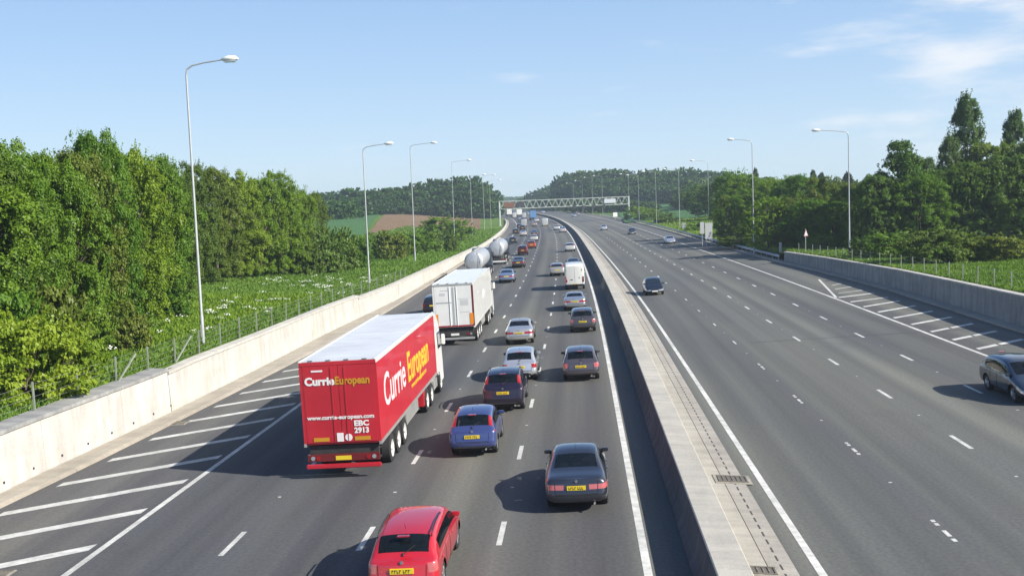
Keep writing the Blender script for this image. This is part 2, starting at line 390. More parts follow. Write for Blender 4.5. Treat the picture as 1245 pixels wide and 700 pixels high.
# ------------------------------------------------------------------ terrain, road
def grid(name, sv, uv_, m, zfun):
    SG, UG = np.meshgrid(sv, uv_, indexing='ij'); X, Y, T = cv(SG)
    V = np.stack([X + UG * np.cos(T), Y - UG * np.sin(T), zfun(SG, UG)], -1).reshape(-1, 3)
    n = len(uv_); i, j = np.meshgrid(np.arange(len(sv) - 1), np.arange(n - 1), indexing='ij')
    a = (i * n + j).ravel(); F = np.stack([a, a + 1, a + n + 1, a + n], -1)
    return link(name, mesh_np(name, V, F, m, smooth=True))
sv_t = np.concatenate([np.arange(-60, 200, 3.0), np.arange(200, 600, 8.0), np.arange(600, 1300, 40.0)])
wl_back = lambda s: -21.25 + float(np.interp(s, [-60, 35, 60, 100, 160], [0, 0.05, .6, 1.9, 2.4]))   # back face of the left wall
def left_u(s): return np.interp(s, [-60, 35, 45, 60, 76, 100, 160, 400], [-20.8, -20.8, -20.35, -20.1, -19.9, -18.95, -18.6, -18.0])  # wall foot
offs = np.array([0, -.65, -1.5, -3, -5, -8, -12, -17, -24, -34, -50, -75, -110, -170, -260, -400, -600, -900])
def side(name, edge, offs, m):
    sv = sv_t; E = np.array([edge(s) for s in sv]); SG = np.repeat(sv[:, None], len(offs), 1); UG = E[:, None] + offs[None, :]
    X, Y, T = cv(SG); Z = hterr(SG, UG)
    V = np.stack([X + UG * np.cos(T), Y - UG * np.sin(T), Z], -1).reshape(-1, 3); n = len(offs)
    i, j = np.meshgrid(np.arange(len(sv) - 1), np.arange(n - 1), indexing='ij'); a = (i * n + j).ravel()
    F = np.stack([a, a + 1, a + n + 1, a + n], -1)
    if offs[1] < 0: F = F[:, ::-1]
    return tag(link(name, mesh_np(name, V, F, m, smooth=True)), kind='structure')
side('grass_bank', lambda s: left_u(s) - .25, offs, M_GRASS)
right_u = lambda s: float(np.interp(s, [-60, 62, 87, 110, 127, 160, 400], [23.9, 24.0, 24.6, 24.3, 23.6, 23.4, 23.4]))
side('grass_verge', lambda s: right_u(s) + .25, -offs, M_GRASS)
gme = MB(); gme.quad((-6000, -1500, -1.6), (6000, -1500, -1.6), (6000, 9000, -1.6), (-6000, 9000, -1.6))
tag(gme.build('ground', M_GRASS), kind='structure')
o = strip('road', [(u, -.004 if abs(u - 2) < 0 else 0.0) for u in (-20.5, -14.5, -7.3, 0, 1.6, 2.9, GAP, 11.4, 18.7, 24.5)], -60, 1200, M_ASPH); tag(o, kind='structure')

# kerbs and channels
ku = lambda s: float(np.interp(s, [-60, 31, 37, 45, 60, 89, 117, 170, 320, 470], [-20.0, -19.98, -19.6, -19.25, -18.7, -18.0, -18.0, -17.9, -17.7, -17.0]))
lu = lambda s: float(left_u(s))
tag(strip('kerb', [(ku, -.02), (ku, .09), (shift(ku, -.12), .12), (lambda s: lu(s) + .02, .10)], -60, 470, M_KERB), kind='structure')
kr = lambda s: right_u(s) - .75
tag(strip('kerb', [(lambda s: right_u(s) - .02, .13), (shift(kr, .12), .12), (kr, .10), (kr, -.02)], -60, 460, M_KERB), kind='structure')

# left retaining wall in three lifts
def wall(name, a, b, hf, m, th=.42, over=.06, flat=.0, label='', group=None):
    rt = empty(name, W(a, lu(a) - .2), label, 'wall', group=group)
    iv = rt.matrix_basis.inverted()
    def prt(n, prof, mm):
        V, F, UV = sweep(prof, a, b, closed=True); loc = rt.location
        V = [(x - loc.x, y - loc.y, z - loc.z) for x, y, z in V]
        return link(n, mesh_np(n, V, F, mm, uv=UV), rt)
    top = lambda d: (lambda s: hf(s) + d)
    prt('wall_face', [(lu, -.3), (lambda s: lu(s) - .10, top(-.18)), (lambda s: lu(s) - th, top(-.18)), (lambda s: lu(s) - th, -.3)], m)
    prt('coping', [(lambda s: lu(s) - .10 + over, top(-.178)), (lambda s: lu(s) - .10 + over, top(-.04)), (lambda s: lu(s) - th - .08, top(0)), (lambda s: lu(s) - th - .08, top(-.178))], M_WALL2 if flat else m)
    return rt
w1 = wall('retaining_wall', -60, 46.6, lambda s: 2.15, M_WALLN, .85, .06, 1, 'weathered near length of concrete wall with grey sloping coping below the fence', 'retaining walls')
wh = MB()
for s in np.arange(20, 47, 1.9):
    X, Y, T = cv(s); u = lu(s); z = float(zroad(s, u)) + .38
    p = Vector((X + (u + .004) * math.cos(T), Y - (u + .004) * math.sin(T), z)) - w1.location
    wh.bar(p, p - Vector((math.cos(T) * .08, -math.sin(T) * .08, 0)), .045, n=8)
wh.build('weep_holes', M_SLOT, w1)
wall('retaining_wall', 46.7, 85.5, lambda s: float(np.interp(s, [46, 50, 80, 85], [1.98, 2.08, 2.02, 1.98])), M_WALL, label='clean cream middle length of concrete wall ending in a raised shoulder', group='retaining walls')
wall('retaining_wall', 85.6, 196, lambda s: float(np.interp(s, [85, 90, 130, 196], [1.78, 1.74, 1.6, 1.1])), M_WALL, label='lower far length of cream concrete wall running beside the tankers', group='retaining walls')
wall('retaining_wall', 196.2, 460, lambda s: float(np.interp(s, [196, 230, 460], [.9, .75, .7])), M_WALL, .3, label='low pale concrete edge wall curving away beyond the tankers', group='retaining walls')
# right wall
def rwall():
    a, b = -60, 127; rt = empty('retaining_wall', W(a, right_u(a)), 'shaded grey concrete wall below the right fence beside the hatched shoulder', 'wall', group='retaining walls')
    def prt(n, prof, mm):
        V, F, UV = sweep(prof, a, b, closed=True); loc = rt.location
        V = [(x - loc.x, y - loc.y, z - loc.z) for x, y, z in V]; link(n, mesh_np(n, V, F, mm, uv=UV), rt)
    top = lambda d: (lambda s: float(hwr(s)) + d)
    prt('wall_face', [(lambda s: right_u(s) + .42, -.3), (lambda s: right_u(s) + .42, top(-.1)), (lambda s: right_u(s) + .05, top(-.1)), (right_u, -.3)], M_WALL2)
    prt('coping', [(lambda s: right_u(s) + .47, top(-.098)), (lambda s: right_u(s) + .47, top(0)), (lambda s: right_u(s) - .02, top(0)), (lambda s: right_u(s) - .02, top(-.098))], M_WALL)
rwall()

# median: step barrier, paved strip, slotted channel
bt = empty('central_barrier', W(0, 1.5), 'long grey concrete step barrier between the two carriageways', 'barrier')
V, F, UV = sweep([(1.0, -.05), (1.0, .06), (1.14, .30), (1.27, .88), (1.30, .9), (1.65, .902), (2.02, .9), (2.05, .87), (2.2, .30), (2.3, -.05)], -60, 1200, closed=True)
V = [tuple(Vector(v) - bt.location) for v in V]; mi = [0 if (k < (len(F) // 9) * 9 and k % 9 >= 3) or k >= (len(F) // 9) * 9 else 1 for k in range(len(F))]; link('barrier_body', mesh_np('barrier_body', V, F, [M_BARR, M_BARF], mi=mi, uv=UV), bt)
tag(strip('median_paving', [(2.25, .03), (2.84, .03), (2.845, -.02)], -60, 1200, M_MED), kind='structure')
ch = empty('drainage_channel', W(0, 3.2), 'slotted concrete drainage channel running beside the central barrier', 'drain')
V, F, UV = sweep([(2.86, -.02), (2.86, .034), (3.0, .034), (3.32, .034), (3.49, .034), (3.49, -.02)], -60, 700)
V = [tuple(Vector(v) - ch.location) for v in V]; link('channel_blocks', mesh_np('channel_blocks', V, F, M_CHAN, uv=UV), ch)
def gully(s, u, w, l, label, frame=True):
    X, Y, T = cv(s); r = empty('drain_cover', W(s, u, h=.03 if u > 0 else .004), label, 'drain cover', rz=-T, ry=.0656 if u > 0 else -CL, group='drain covers')
    m = MB(); m.box(-w * .66, w * .66, -l * .8, l * .8, 0, .022); m.build('concrete_surround', M_STAIN, r)
    m = MB()
    for k in range(7): x = -w / 2 + w * k / 6.0; m.box(x - .02, x + .02, -l / 2, l / 2, .023, .045)
    m.box(-w / 2 - .03, w / 2 + .03, -l / 2 - .04, -l / 2, .023, .05); m.box(-w / 2 - .03, w / 2 + .03, l / 2, l / 2 + .04, .023, .05)
    m.build('grate', M_GRATE, r)
    m = MB(); m.box(-w / 2, w / 2, -l / 2, l / 2, .0225, .026); m.build('sump', M_SLOT2, r)
gully(32.2, 3.15, .85, .6, 'iron gully grate with concrete surround in the median channel')
gully(24.0, 2.55, .8, .4, 'rusty gully grate on the median at the bottom edge of the view')
gully(25.2, -16.4, .5, .3, 'iron gully grate on the hatched area at the lower left corner')
gully(44.2, -19.0, .5, .5, 'small gully grate in the kerb below the wall joint')

# markings: one sheet 4 mm above the road
mk = MB()
def mline(u0, u1, a, b, h=.005):
    sv = srange(a, b)
    f = lambda u, s: float(u(s)) if callable(u) else u
    for i in range(len(sv) - 1):
        mk.quad(W(sv[i], f(u0, sv[i]), h=h), W(sv[i], f(u1, sv[i]), h=h), W(sv[i + 1], f(u1, sv[i + 1]), h=h), W(sv[i + 1], f(u0, sv[i + 1]), h=h))
mline(-.10, .10, -60, 1100); mline(-4 * WL - .1, -4 * WL + .1, -60, 1100)
mline(GAP - .1, GAP + .1, -60, 1100); mline(GAP + 4 * WR - .1, GAP + 4 * WR + .1, -60, 1100)
for k in (1, 2, 3):
    s = 27.0 - 9 * 9
    while s < 640:
        wd = .075 if s < 150 else .085
        mline(-k * WL - wd, -k * WL + wd, s - 1, s + 1)
        worn = (k == 1 and s < 110)
        u = GAP + k * WR
        if worn and s < 60:
            for j, (a, b) in enumerate(((-.95, -.72), (-.55, -.05), (.35, .55), (.65, .85))): mline(u - .05, u + .06, s - .1 + a, s - .1 + b)
        elif worn: mline(u - .05, u + .05, s - .7, s + .6)
        else: mline(u - wd, u + wd, s - 1, s + 1)
        if s < 130:   # reflective studs midway between dashes
            for uu in (-k * WL, u): mline(uu - .05, uu + .05, s + 4.4, s + 4.5, .012)
        s += 9
# left hatching
sl_ = 34.2 - 3.42 * 25
while sl_ < 76:
    kk = ku(sl_); uL = kk + .4; uR = -14.85; hw = .27
    mk.quad(W(sl_ - hw, uL, h=.005), W(sl_ + 3.2 - hw, uR, h=.005), W(sl_ + 3.2 + hw, uR, h=.005), W(sl_ + hw, uL, h=.005))
    sl_ += 3.42
# right hatching
s = 84.3
while s > -40:
    uR = 22.4; sR = s + 1.2 + (1.2 if s < 80 else .5)
    hw = .25
    def P(t): return (s + (sR - s) * t, 19.12 + (uR - 19.12) * t)
    segs = ((0, 1),) if s > 64 else ((0, .42), (.48, 1))
    for t0, t1 in segs:
        a, b = P(t0), P(t1); mk.quad(W(a[0] - hw, a[1], h=.005), W(b[0] - hw, b[1], h=.005), W(b[0] + hw, b[1], h=.005), W(a[0] + hw, a[1], h=.005))
    s -= 3.6
for i, s in enumerate((87.5, 91.0, 94.5)):
    u0 = 19.4 + (s - 84.5) * .17; mk.quad(W(s - .15, u0, h=.005), W(s + 1.2, 22.3, h=.005), W(s + 1.5, 22.3, h=.005), W(s + .15, u0, h=.005))
mk.quad(W(84.3, 18.85, h=.006), W(101.2, 21.45, h=.006), W(101.2, 21.65, h=.006), W(84.3, 19.05, h=.006))
me = bpy.data.meshes.new('lane_markings'); me.from_pydata(mk.v, [], mk.f); me.materials.append(M_LINE)
uvl = me.uv_layers.new(name='UVMap'); co = np.array(mk.v)[:, :2]; idx = np.array([l.vertex_index for l in me.loops]); uvl.data.foreach_set('uv', co[idx].astype(np.float32).ravel())
tag(link('lane_markings', me), kind='structure')

jm = MB()
for s_, u0, u1 in ((62.4, GAP + 4.5, 23.0), (150.0, GAP + .3, 22.5), (96.0, -14.3, -.3)):
    jm.quad(W(s_, u0, h=.003), W(s_ + .5, u1, h=.003), W(s_ + .72, u1, h=.003), W(s_ + .16, u0, h=.003))
tag(jm.build('road_joint', mat('bitumen_joint', (.05, .05, .05), .7)), kind='structure')
# fields
def patch(name, pts, m, n=14):
    """quadrilateral patch draped over the terrain"""
    P = [np.array(p, float) for p in pts]; V = []
    for i in range(n + 1):
        for j in range(n + 1):
            a, b = i / n, j / n; p = (P[0] * (1 - a) + P[1] * a) * (1 - b) + (P[3] * (1 - a) + P[2] * a) * b
            V.append((p[0], p[1], gz(*p) + .12))
    F = [(i * (n + 1) + j, (i + 1) * (n + 1) + j, (i + 1) * (n + 1) + j + 1, i * (n + 1) + j + 1) for i in range(n) for j in range(n)]
    tag(link(name, mesh_np(name, V, F, m, smooth=True)), kind='structure')
patch('green_field', [(-50, 200), (-30, 208), (-62, 505), (-130, 470)], M_FIELD)
patch('ploughed_field', [(-29.5, 205), (-7, 240), (-14, 520), (-60, 508)], M_SOIL)
patch('meadow', [(36, 330), (62, 330), (118, 600), (60, 600)], M_FIELD)

# ------------------------------------------------------------------ vegetation
def leaf_quads(C, Nrm, size, rng, aspect=.62):
    """rhombic leaf faces at C facing roughly Nrm"""
    n = len(C); r = rng.normal(size=(n, 3)); Nn = Nrm + r * .55; Nn /= np.linalg.norm(Nn, axis=1)[:, None]
    t = np.cross(Nn, rng.normal(size=(n, 3))); t /= np.linalg.norm(t, axis=1)[:, None]; b = np.cross(Nn, t)
    sz = size * rng.uniform(.6, 1.35, n)[:, None]
    V = np.stack([C - t * sz, C + b * sz * aspect, C + t * sz, C - b * sz * aspect], 1).reshape(-1, 3)
    return V, np.arange(4 * n).reshape(n, 4)
# crowns are built from leafy clumps of unequal size, with lobes and stray twigs
def crown_np(seed, shape='round', clumps=90, per=110, leaf=.11, rough=.2):
    """unit crown: z from 0 to 1, half width 0.5"""
    rng = np.random.default_rng(seed); C = []; Nn = []
    for k in range(clumps):
        z = rng.uniform(0.03, .97) if shape != 'bush' else rng.uniform(.02, .85)
        if shape == 'poplar': rad = .5 * (min(z / .12, 1) ** .6) * (1 - z ** 2.2) ** .75 + .02
        elif shape == 'cone': rad = .5 * (1 - z) ** .8 * min(z / .06, 1) + .02
        elif shape == 'bush': rad = .5 * math.sqrt(max(0, 1 - (z / .95) ** 2))
        else: rad = .5 * math.sin(math.pi * min(1, .18 + .82 * (1 - abs((z - .42) / .60) ** 2.3))) if abs(z - .42) < .58 else .06
        if shape == 'round': rad = .5 * max(.08, (1 - abs((z - .42) / .60) ** 2.2)) ** .6
        a = rng.uniform(0, 2 * math.pi); rad *= 1 + (.22 if shape == 'round' else .05) * math.sin(3 * a + seed + 9 * z) + (.16 if shape == 'round' else .05) * math.sin(5 * a - 14 * z + seed); rr = rad * rng.uniform(.4, 1.0) ** (.35 if shape == 'round' else .6) * (1 + rng.normal() * rough * .45)
        c = np.array([rr * math.cos(a), rr * math.sin(a), z + rng.normal() * .015])
        cr = rng.uniform(*(.032, .095) if shape == 'round' else (.05, .13)) * (1.0 if shape != 'poplar' else .8)
        m = int(per * (cr / .09) ** 2); d = rng.normal(size=(m, 3)); d /= np.linalg.norm(d, axis=1)[:, None]
        d[:, 2] = np.where(d[:, 2] < -.25, -d[:, 2] * .6, d[:, 2])
        C.append(c + d * cr * rng.uniform(.55, 1.12, m)[:, None] * np.array([1, 1, .72])); Nn.append(d + np.array([0, 0, .35]))
    # stray twigs that break the outline
    for k in range(int(clumps * .7)):
        z = rng.uniform(.15, 1.0); a = rng.uniform(0, 2 * math.pi)
        rad = .5 * max(.05, (1 - abs((z - .42) / .62) ** 2.2)) ** .6 if shape in ('round', 'bush') else (.5 * (1 - z ** 2) ** .7 if shape == 'poplar' else .5 * (1 - z))
        base = np.array([rad * math.cos(a), rad * math.sin(a), z * .95]); d = base * np.array([1, 1, 0]); d = d / (np.linalg.norm(d) + 1e-6) + np.array([0, 0, 1.2]); d /= np.linalg.norm(d)
        m = 26; t = rng.uniform(0, .13, m)[:, None]; C.append(base + d * t + rng.normal(size=(m, 3)) * .008); Nn.append(rng.normal(size=(m, 3)))
    C = np.concatenate(C); Nn = np.concatenate(Nn)
    return C, Nn, rng
def scale_crown(args, wid, hgt, leafsize):
    C, Nn, rng = args; C = C * np.array([wid, wid, hgt]); return leaf_quads(C, Nn, leafsize, rng)
PRO = {}
def proto(kind, var, wid, hgt, leafsize, matname, clumps, per, shape):
    key = (kind, var)
    if key not in PRO:
        V, F = scale_crown(crown_np(hash((kind, var)) % 9999 if False else (sum(map(ord, kind)) * 31 + var * 17), shape, clumps, per), wid, hgt, leafsize)
        PRO[key] = (mesh_np('crown_' + kind, V, F, LEAF[matname]), wid, hgt)
    return PRO[key]
SPEC = {  # kind: (width, height, leaf size, material, clumps, leaves per clump, shape)
 'broadleaf': (6.0, 9.5, .075, 'maple', 270, 420, 'round'),
 'broadleaf_olive': (5.5, 9.0, .065, 'olive', 240, 420, 'round'),
 'broadleaf_dark': (8, 11, .12, 'dark', 260, 340, 'round'),
 'broadleaf_lime2': (6.0, 9.5, .075, 'spring', 270, 420, 'round'),
 'broadleaf_olive2': (6.0, 9.5, .075, 'moss', 270, 420, 'round'),
 'broadleaf_lime': (5, 8, .11, 'lime', 110, 160, 'round'),
 'poplar': (4.6, 17, .10, 'poplar', 200, 340, 'poplar'),
 'conifer': (5, 12, .14, 'conifer', 160, 90, 'cone'),
 'jagged': (5.6, 12, .11, 'dark', 130, 320, 'poplar'),
 'shrub': (4, 2.6, .07, 'maple', 90, 200, 'bush'),
 'shrub_olive2': (4, 2.6, .07, 'olive', 90, 200, 'bush'),
 'shrub_lime': (4, 2.6, .07, 'lime', 90, 200, 'bush'),
 'shrub_olive': (4, 2.6, .10, 'olive', 110, 95, 'bush'),
 'shrub_dark': (4, 2.6, .10, 'dark', 110, 95, 'bush'),
}
TR = {}
def trunk_mesh(var, h, r):
    if var in TR: return TR[var]
    rng = random.Random(var); m = MB(); pts = []; x = y = 0
    for i in range(8):
        pts.append((x, y, h * i / 7)); x += rng.uniform(-.12, .12); y += rng.uniform(-.12, .12)
    m.tube(pts, [r * (1 - .11 * i) for i in range(8)], 8)
    for i in range(16):
        z = h * rng.uniform(.22, .85); a = rng.uniform(0, 6.28); L = (h - z) * .35 + .8; k = min(7, int(z / h * 7)); b = Vector(pts[k])
        b.z = z; e = b + Vector((math.cos(a) * L * .6, math.sin(a) * L * .6, L * .55)); mid = (b + e) / 2 + Vector((0, 0, -.08 * L))
        m.tube([b, mid, e], [r * .32, r * .22, r * .06], 5)
        for q in range(2):
            a2 = a + rng.uniform(-1, 1); e2 = mid + Vector((math.cos(a2), math.sin(a2), 1.0)) * L * .3; m.tube([mid, e2], [r * .14, r * .04], 4)
    o = m.build('trunk_proto', M_BARK, None, smooth=True); me = o.data; bpy.data.objects.remove(o); TR[var] = me; return me
tree_i = [0]
def tree(kind, X, Y, wid, top, label, group=None, base=None, name=None, bushy=False):
    """wid: crown width; top: absolute height of the crown's top"""
    tree_i[0] += 1; i = tree_i[0]; w0, h0, ls, mn, cl, per, shp = SPEC[kind]; var = i % 3
    me, w0, h0 = proto(kind, var, w0, h0, ls, mn, cl, per, shp)
    z = gz(X, Y) - .1 if base is None else base; H = top - z
    isb = shp == 'bush'; c0 = 0 if isb else (H * .04 if bushy else H * .10)
    r = empty(name or ('shrub' if isb else {'poplar': 'poplar_tree', 'jagged': 'broadleaf_tree', 'conifer': 'conifer_tree'}.get(kind, 'broadleaf_tree')), (X, Y, z), label, 'shrub' if isb else 'tree', rz=(i * 2.39) % 6.28, group=group)
    c = link('crown', me, r, (0, 0, c0)); c.scale = (wid / w0, wid / w0 * (1 + .08 * math.sin(i)), (H - c0) / h0)
    if not isb:
        t = link('trunk', trunk_mesh(i % 3 + 1, 8, .17), r); t.scale = (1, 1, H * .9 / 8)
    else:
        t = link('stem', trunk_mesh(9, 1.6, .05), r); t.scale = (.8, .8, H * .8 / 1.6)
    return r
F_ = 1279.04
def hor(x): return 240.4 - (x - 622.5) * .03764
def TP(x, ytop, D):   # column of the view and a distance -> ground position and crown top height
    return (x - 622.5) * D / F_, D, CAM_H + (hor(x) - ytop) * D / F_
GL = 'trees of the near left belt'
left_belt = [
 (-70, 184, 47, 6.5, 'broadleaf'), (-30, 182, 50, 5.4, 'broadleaf_olive2'), (8, 182, 52, 5.0, 'broadleaf'), (42, 186, 57, 4.4, 'broadleaf_lime2'), (75, 198, 57, 4.6, 'broadleaf'),
 (124, 166, 62, 4.2, 'broadleaf'), (100, 186, 60, 4.4, 'broadleaf_olive2'), (160, 182, 66, 4.8, 'broadleaf_lime2'), (192, 194, 74, 5.0, 'broadleaf'), (214, 210, 84, 4.4, 'broadleaf_olive'),
 (238, 200, 92, 4.8, 'broadleaf_olive'), (264, 206, 96, 5.0, 'broadleaf_olive2'), (292, 214, 101, 4.8, 'broadleaf_lime2'), (318, 217, 104, 5.0, 'broadleaf'), (343, 211, 107, 4.8, 'broadleaf_lime2'),
 (366, 229, 112, 4.2, 'broadleaf'), (384, 236, 120, 3.6, 'broadleaf_olive2')]
tl = ['leftmost fresh green tree, just inside the left edge of the view', 'second fresh green tree from the left edge with a rounded top', 'pale topped fresh green tree with twiggy outline near the left edge', 'slim fresh green tree left of the dark gap in the belt',
 'lower fresh green tree in the dip of the left treeline', 'tallest rounded fresh green tree in the left belt with twigs above it', 'fresh green tree tucked in front of the tallest left tree', 'broad fresh green tree right of the tallest left tree',
 'fresh green tree with sloping top left of the nearest lamp', 'narrow olive green tree in the gap just left of the nearest lamp post', 'reddish olive tree rising directly behind the nearest lamp post', 'olive green tree just right of the nearest lamp post',
 'low fresh green tree midway between the nearest lamp and the end of the belt', 'fresh green tree left of the pointed end tree of the belt', 'pointed fresh green tree standing up near the right end of the left belt', 'small fresh green tree stepping down at the end of the left belt', 'last and smallest tree of the left belt beside the distant wood']
for (x, y, D, w, k), lb in zip([(x_, y_, D_ * (1.14 if x_ > 230 else 1.0), w_ * (1.1 if x_ > 230 else 1.0), k_) for x_, y_, D_, w_, k_ in left_belt], tl): tree(k, *TP(x, y, D)[:2], w, TP(x, y, D)[2], lb, GL, bushy=True)
# second row
for (x, y, D, w, k) in [(-60, 196, 72, 7, 'broadleaf'), (-10, 200, 70, 7, 'broadleaf_dark'), (52, 202, 72, 7, 'broadleaf_dark'), (90, 206, 70, 7, 'broadleaf'), (140, 196, 74, 7, 'broadleaf_dark'), (180, 210, 86, 6, 'broadleaf'), (218, 218, 112, 6, 'broadleaf_dark'),
                        (252, 220, 120, 6, 'broadleaf'), (302, 226, 130, 6, 'broadleaf_dark'), (335, 226, 132, 6, 'broadleaf')]:
    X, Y, t = TP(x, y, D); tree(k, X, Y, w, t, 'green tree of the back row glimpsed between the front trees of the left belt', 'back row of the left belt', bushy=True)
for (x, y, D, w, k, lb) in [
 (20, 378, 41, 4.2, 'shrub_lime', 'yellow green shrub above the near wall at the left edge'), (72, 392, 43, 3.0, 'shrub_lime', 'yellow green shrub beside the fence posts near the left edge'),
 (-20, 330, 44, 4.5, 'shrub', 'green shrub cut by the left edge of the view'), (105, 366, 54, 3.0, 'shrub', 'bright green shrub below the tallest left tree'), (150, 380, 55, 2.2, 'shrub_olive', 'low olive shrub in the grass left of the nearest lamp'),
 (200, 344, 74, 3.0, 'shrub', 'green shrub at the foot of the belt just left of the nearest lamp'), (50, 340, 50, 3.6, 'shrub_olive', 'olive shrub under the trees near the left edge'),
 (300, 300, 118, 3.2, 'shrub', 'green shrub at the foot of the belt right of the nearest lamp'), (350, 292, 124, 3.4, 'shrub', 'pale green shrub at the foot of the pointed belt tree'),
 (395, 279, 126, 4.6, 'shrub_dark', 'dark rounded shrub left of the second lamp post'), (415, 277, 130, 4.2, 'shrub_dark', 'brownish dark shrub touching the second lamp post'), (372, 282, 124, 3.6, 'shrub_olive', 'olive shrub between the belt and the dark rounded shrubs'),
 (436, 284, 138, 3.2, 'shrub', 'light green shrub just right of the second lamp post'), (466, 281, 170, 6.5, 'shrub', 'hedge shrub in front of the ploughed field, left piece'), (500, 280, 180, 7.5, 'shrub', 'hedge shrub in front of the ploughed field, middle piece beside the third lamp'),
 (540, 261, 250, 10, 'shrub', 'round green bush standing against the ploughed field'), (562, 265, 240, 6, 'shrub', 'small bush right of the round green bush by the ploughed field'), (551, 283, 185, 2.4, 'shrub_dark', 'tiny dark bush left of the fourth lamp post'),
 (520, 282, 190, 5, 'shrub_dark', 'dark hedge shrub just right of the third lamp post'), (478, 281, 160, 5, 'shrub_olive', 'olive hedge shrub between the second and third lamp posts')]:
    X, Y, t = TP(x, y, D); tree(k, X, Y, w, t, lb, 'shrubs on the left bank')
# right side
GR = 'trees of the right belt'
for (x, y, D, w, k, lb) in [
 (1178, 119, 128, 5.6, 'poplar', 'tallest poplar with a pointed top near the right edge'), (1236, 138, 132, 4.6, 'poplar', 'second poplar cut by the right edge of the view'), (1158, 166, 124, 4.2, 'poplar', 'shorter poplar leaning against the left of the tallest one'),
 (1207, 176, 122, 7, 'broadleaf_dark', 'dark tree filling the gap between the two tall poplars'), (1128, 194, 150, 5, 'poplar', 'slender small tree left of the poplars'), (1098, 176, 112, 6.6, 'jagged', 'dark rugged tree with a jagged top left of the poplars'),
 (1070, 214, 108, 5.2, 'broadleaf_dark', 'lower dark tree on the left shoulder of the jagged tree'), (1148, 205, 112, 7, 'broadleaf_dark', 'dark tree below the shorter poplar'), (1185, 200, 110, 7, 'broadleaf_dark', 'dark dense tree in front of the tallest poplar'),
 (1228, 190, 108, 7, 'broadleaf_dark', 'dark dense tree at the right edge'), (1275, 170, 112, 9, 'broadleaf_dark', 'dark tree mostly outside the right edge'), (1120, 212, 104, 5.5, 'broadleaf', 'greener tree in front of the jagged dark tree'),
 (1046, 222, 136, 6, 'broadleaf_olive', 'olive tree just right of the nearest right lamp post'), (1020, 226, 150, 6, 'broadleaf', 'pale flowering looking tree left of the nearest right lamp post'), (1003, 216, 150, 6.5, 'broadleaf_olive', 'olive tree midway between the two nearest right lamps'),
 (976, 214, 160, 7, 'broadleaf', 'rounded green tree right of the second right lamp'), (948, 217, 170, 7, 'broadleaf', 'soft green tree behind the second right lamp'), (936, 240, 138, 4.6, 'broadleaf_lime', 'bright lime green tree beside the second right lamp'),
 (908, 214, 190, 8, 'broadleaf', 'pale green tree left of the second right lamp'), (897, 207, 200, 7, 'broadleaf', 'tall pale green tree right of the sign backs'), (890, 238, 178, 4.6, 'broadleaf_olive', 'lower olive tree directly right of the sign backs'),
 (900, 238, 172, 6, 'broadleaf', 'lower green tree between the sign backs and the second right lamp'), (966, 240, 140, 5.5, 'broadleaf_olive', 'low olive tree behind the triangular sign'), (990, 243, 132, 5.5, 'broadleaf', 'low green tree right of the triangular sign'),
 (1015, 246, 126, 5.5, 'broadleaf', 'low green tree left of the nearest right lamp'), (1060, 240, 106, 5, 'broadleaf_dark', 'low dark tree right of the nearest right lamp')]:
    D = D + max(0, 142 - D) * .55 if x > 900 else D
    w *= 1.12
    X, Y, t = TP(x, y, D); tree(k, X, Y, w, t, lb, GR, bushy=True)
for (x, y, D, w, k, lb) in [(992, 208, 300, 5, 'conifer', 'small dark conifer top standing over the right belt, left one'), (1002, 211, 300, 5, 'conifer', 'small dark conifer top standing over the right belt, right one'), (1034, 210, 300, 7, 'conifer', 'dark conifer top beside the nearest right lamp post'), (922, 206, 300, 4, 'conifer', 'slim conifer behind the second right lamp post')]:
    X, Y, t = TP(x, y, D); tree(k, X, Y, w, t, lb, 'conifers behind the right belt')
for (x, y, D, w) in [(860, 226, 330, 12), (890, 214, 300, 14), (930, 217, 300, 14), (960, 219, 300, 14), (1010, 222, 290, 14), (1060, 224, 270, 14), (1110, 222, 250, 16), (1170, 205, 180, 14), (1220, 200, 180, 14), (1260, 200, 180, 14)]:
    X, Y, t = TP(x, y, D); tree('broadleaf_dark', X, Y, w, t, 'dark tree of the back row showing between the front trees of the right belt', 'back row of the right belt', bushy=True)
for (x, y, D, w, k, lb) in [
 (1140, 273, 94, 6.6, 'shrub_olive2', 'large rounded shrub behind the right fence below the poplars'), (1082, 280, 104, 4.2, 'shrub', 'green shrub right of the nearest right lamp foot'), (1190, 288, 96, 4.6, 'shrub_olive', 'reddish olive shrub right of the large rounded shrub'),
 (1226, 284, 94, 4.6, 'shrub_olive', 'olive shrub behind the fence at the right edge'), (1110, 292, 103, 3.0, 'shrub_dark', 'dark low shrub left of the large rounded shrub'), (1052, 288, 108, 2.8, 'shrub_dark', 'dark low shrub at the foot of the nearest right lamp'),
 (1000, 283, 130, 5, 'shrub', 'green shrub midway between the two nearest right lamps'), (960, 282, 140, 4, 'shrub_olive', 'brownish shrub left of the triangular sign'), (900, 286, 160, 6, 'shrub_olive', 'low brownish shrub left of the second right lamp'),
 (790, 252, 345, 9, 'shrub', 'bright hedge bush right of the gantry leg'), (778, 250, 360, 9, 'shrub_lime', 'yellow green hedge bush beside the gantry leg'), (812, 258, 300, 7, 'shrub_dark', 'dark bush by the meadow left of the fifth right lamp'), (850, 268, 230, 5, 'shrub', 'green bush behind the grey sign backs')]:
    X, Y, t = TP(x, y, D); tree(k, X, Y, w, t, lb, 'shrubs on the right verge')

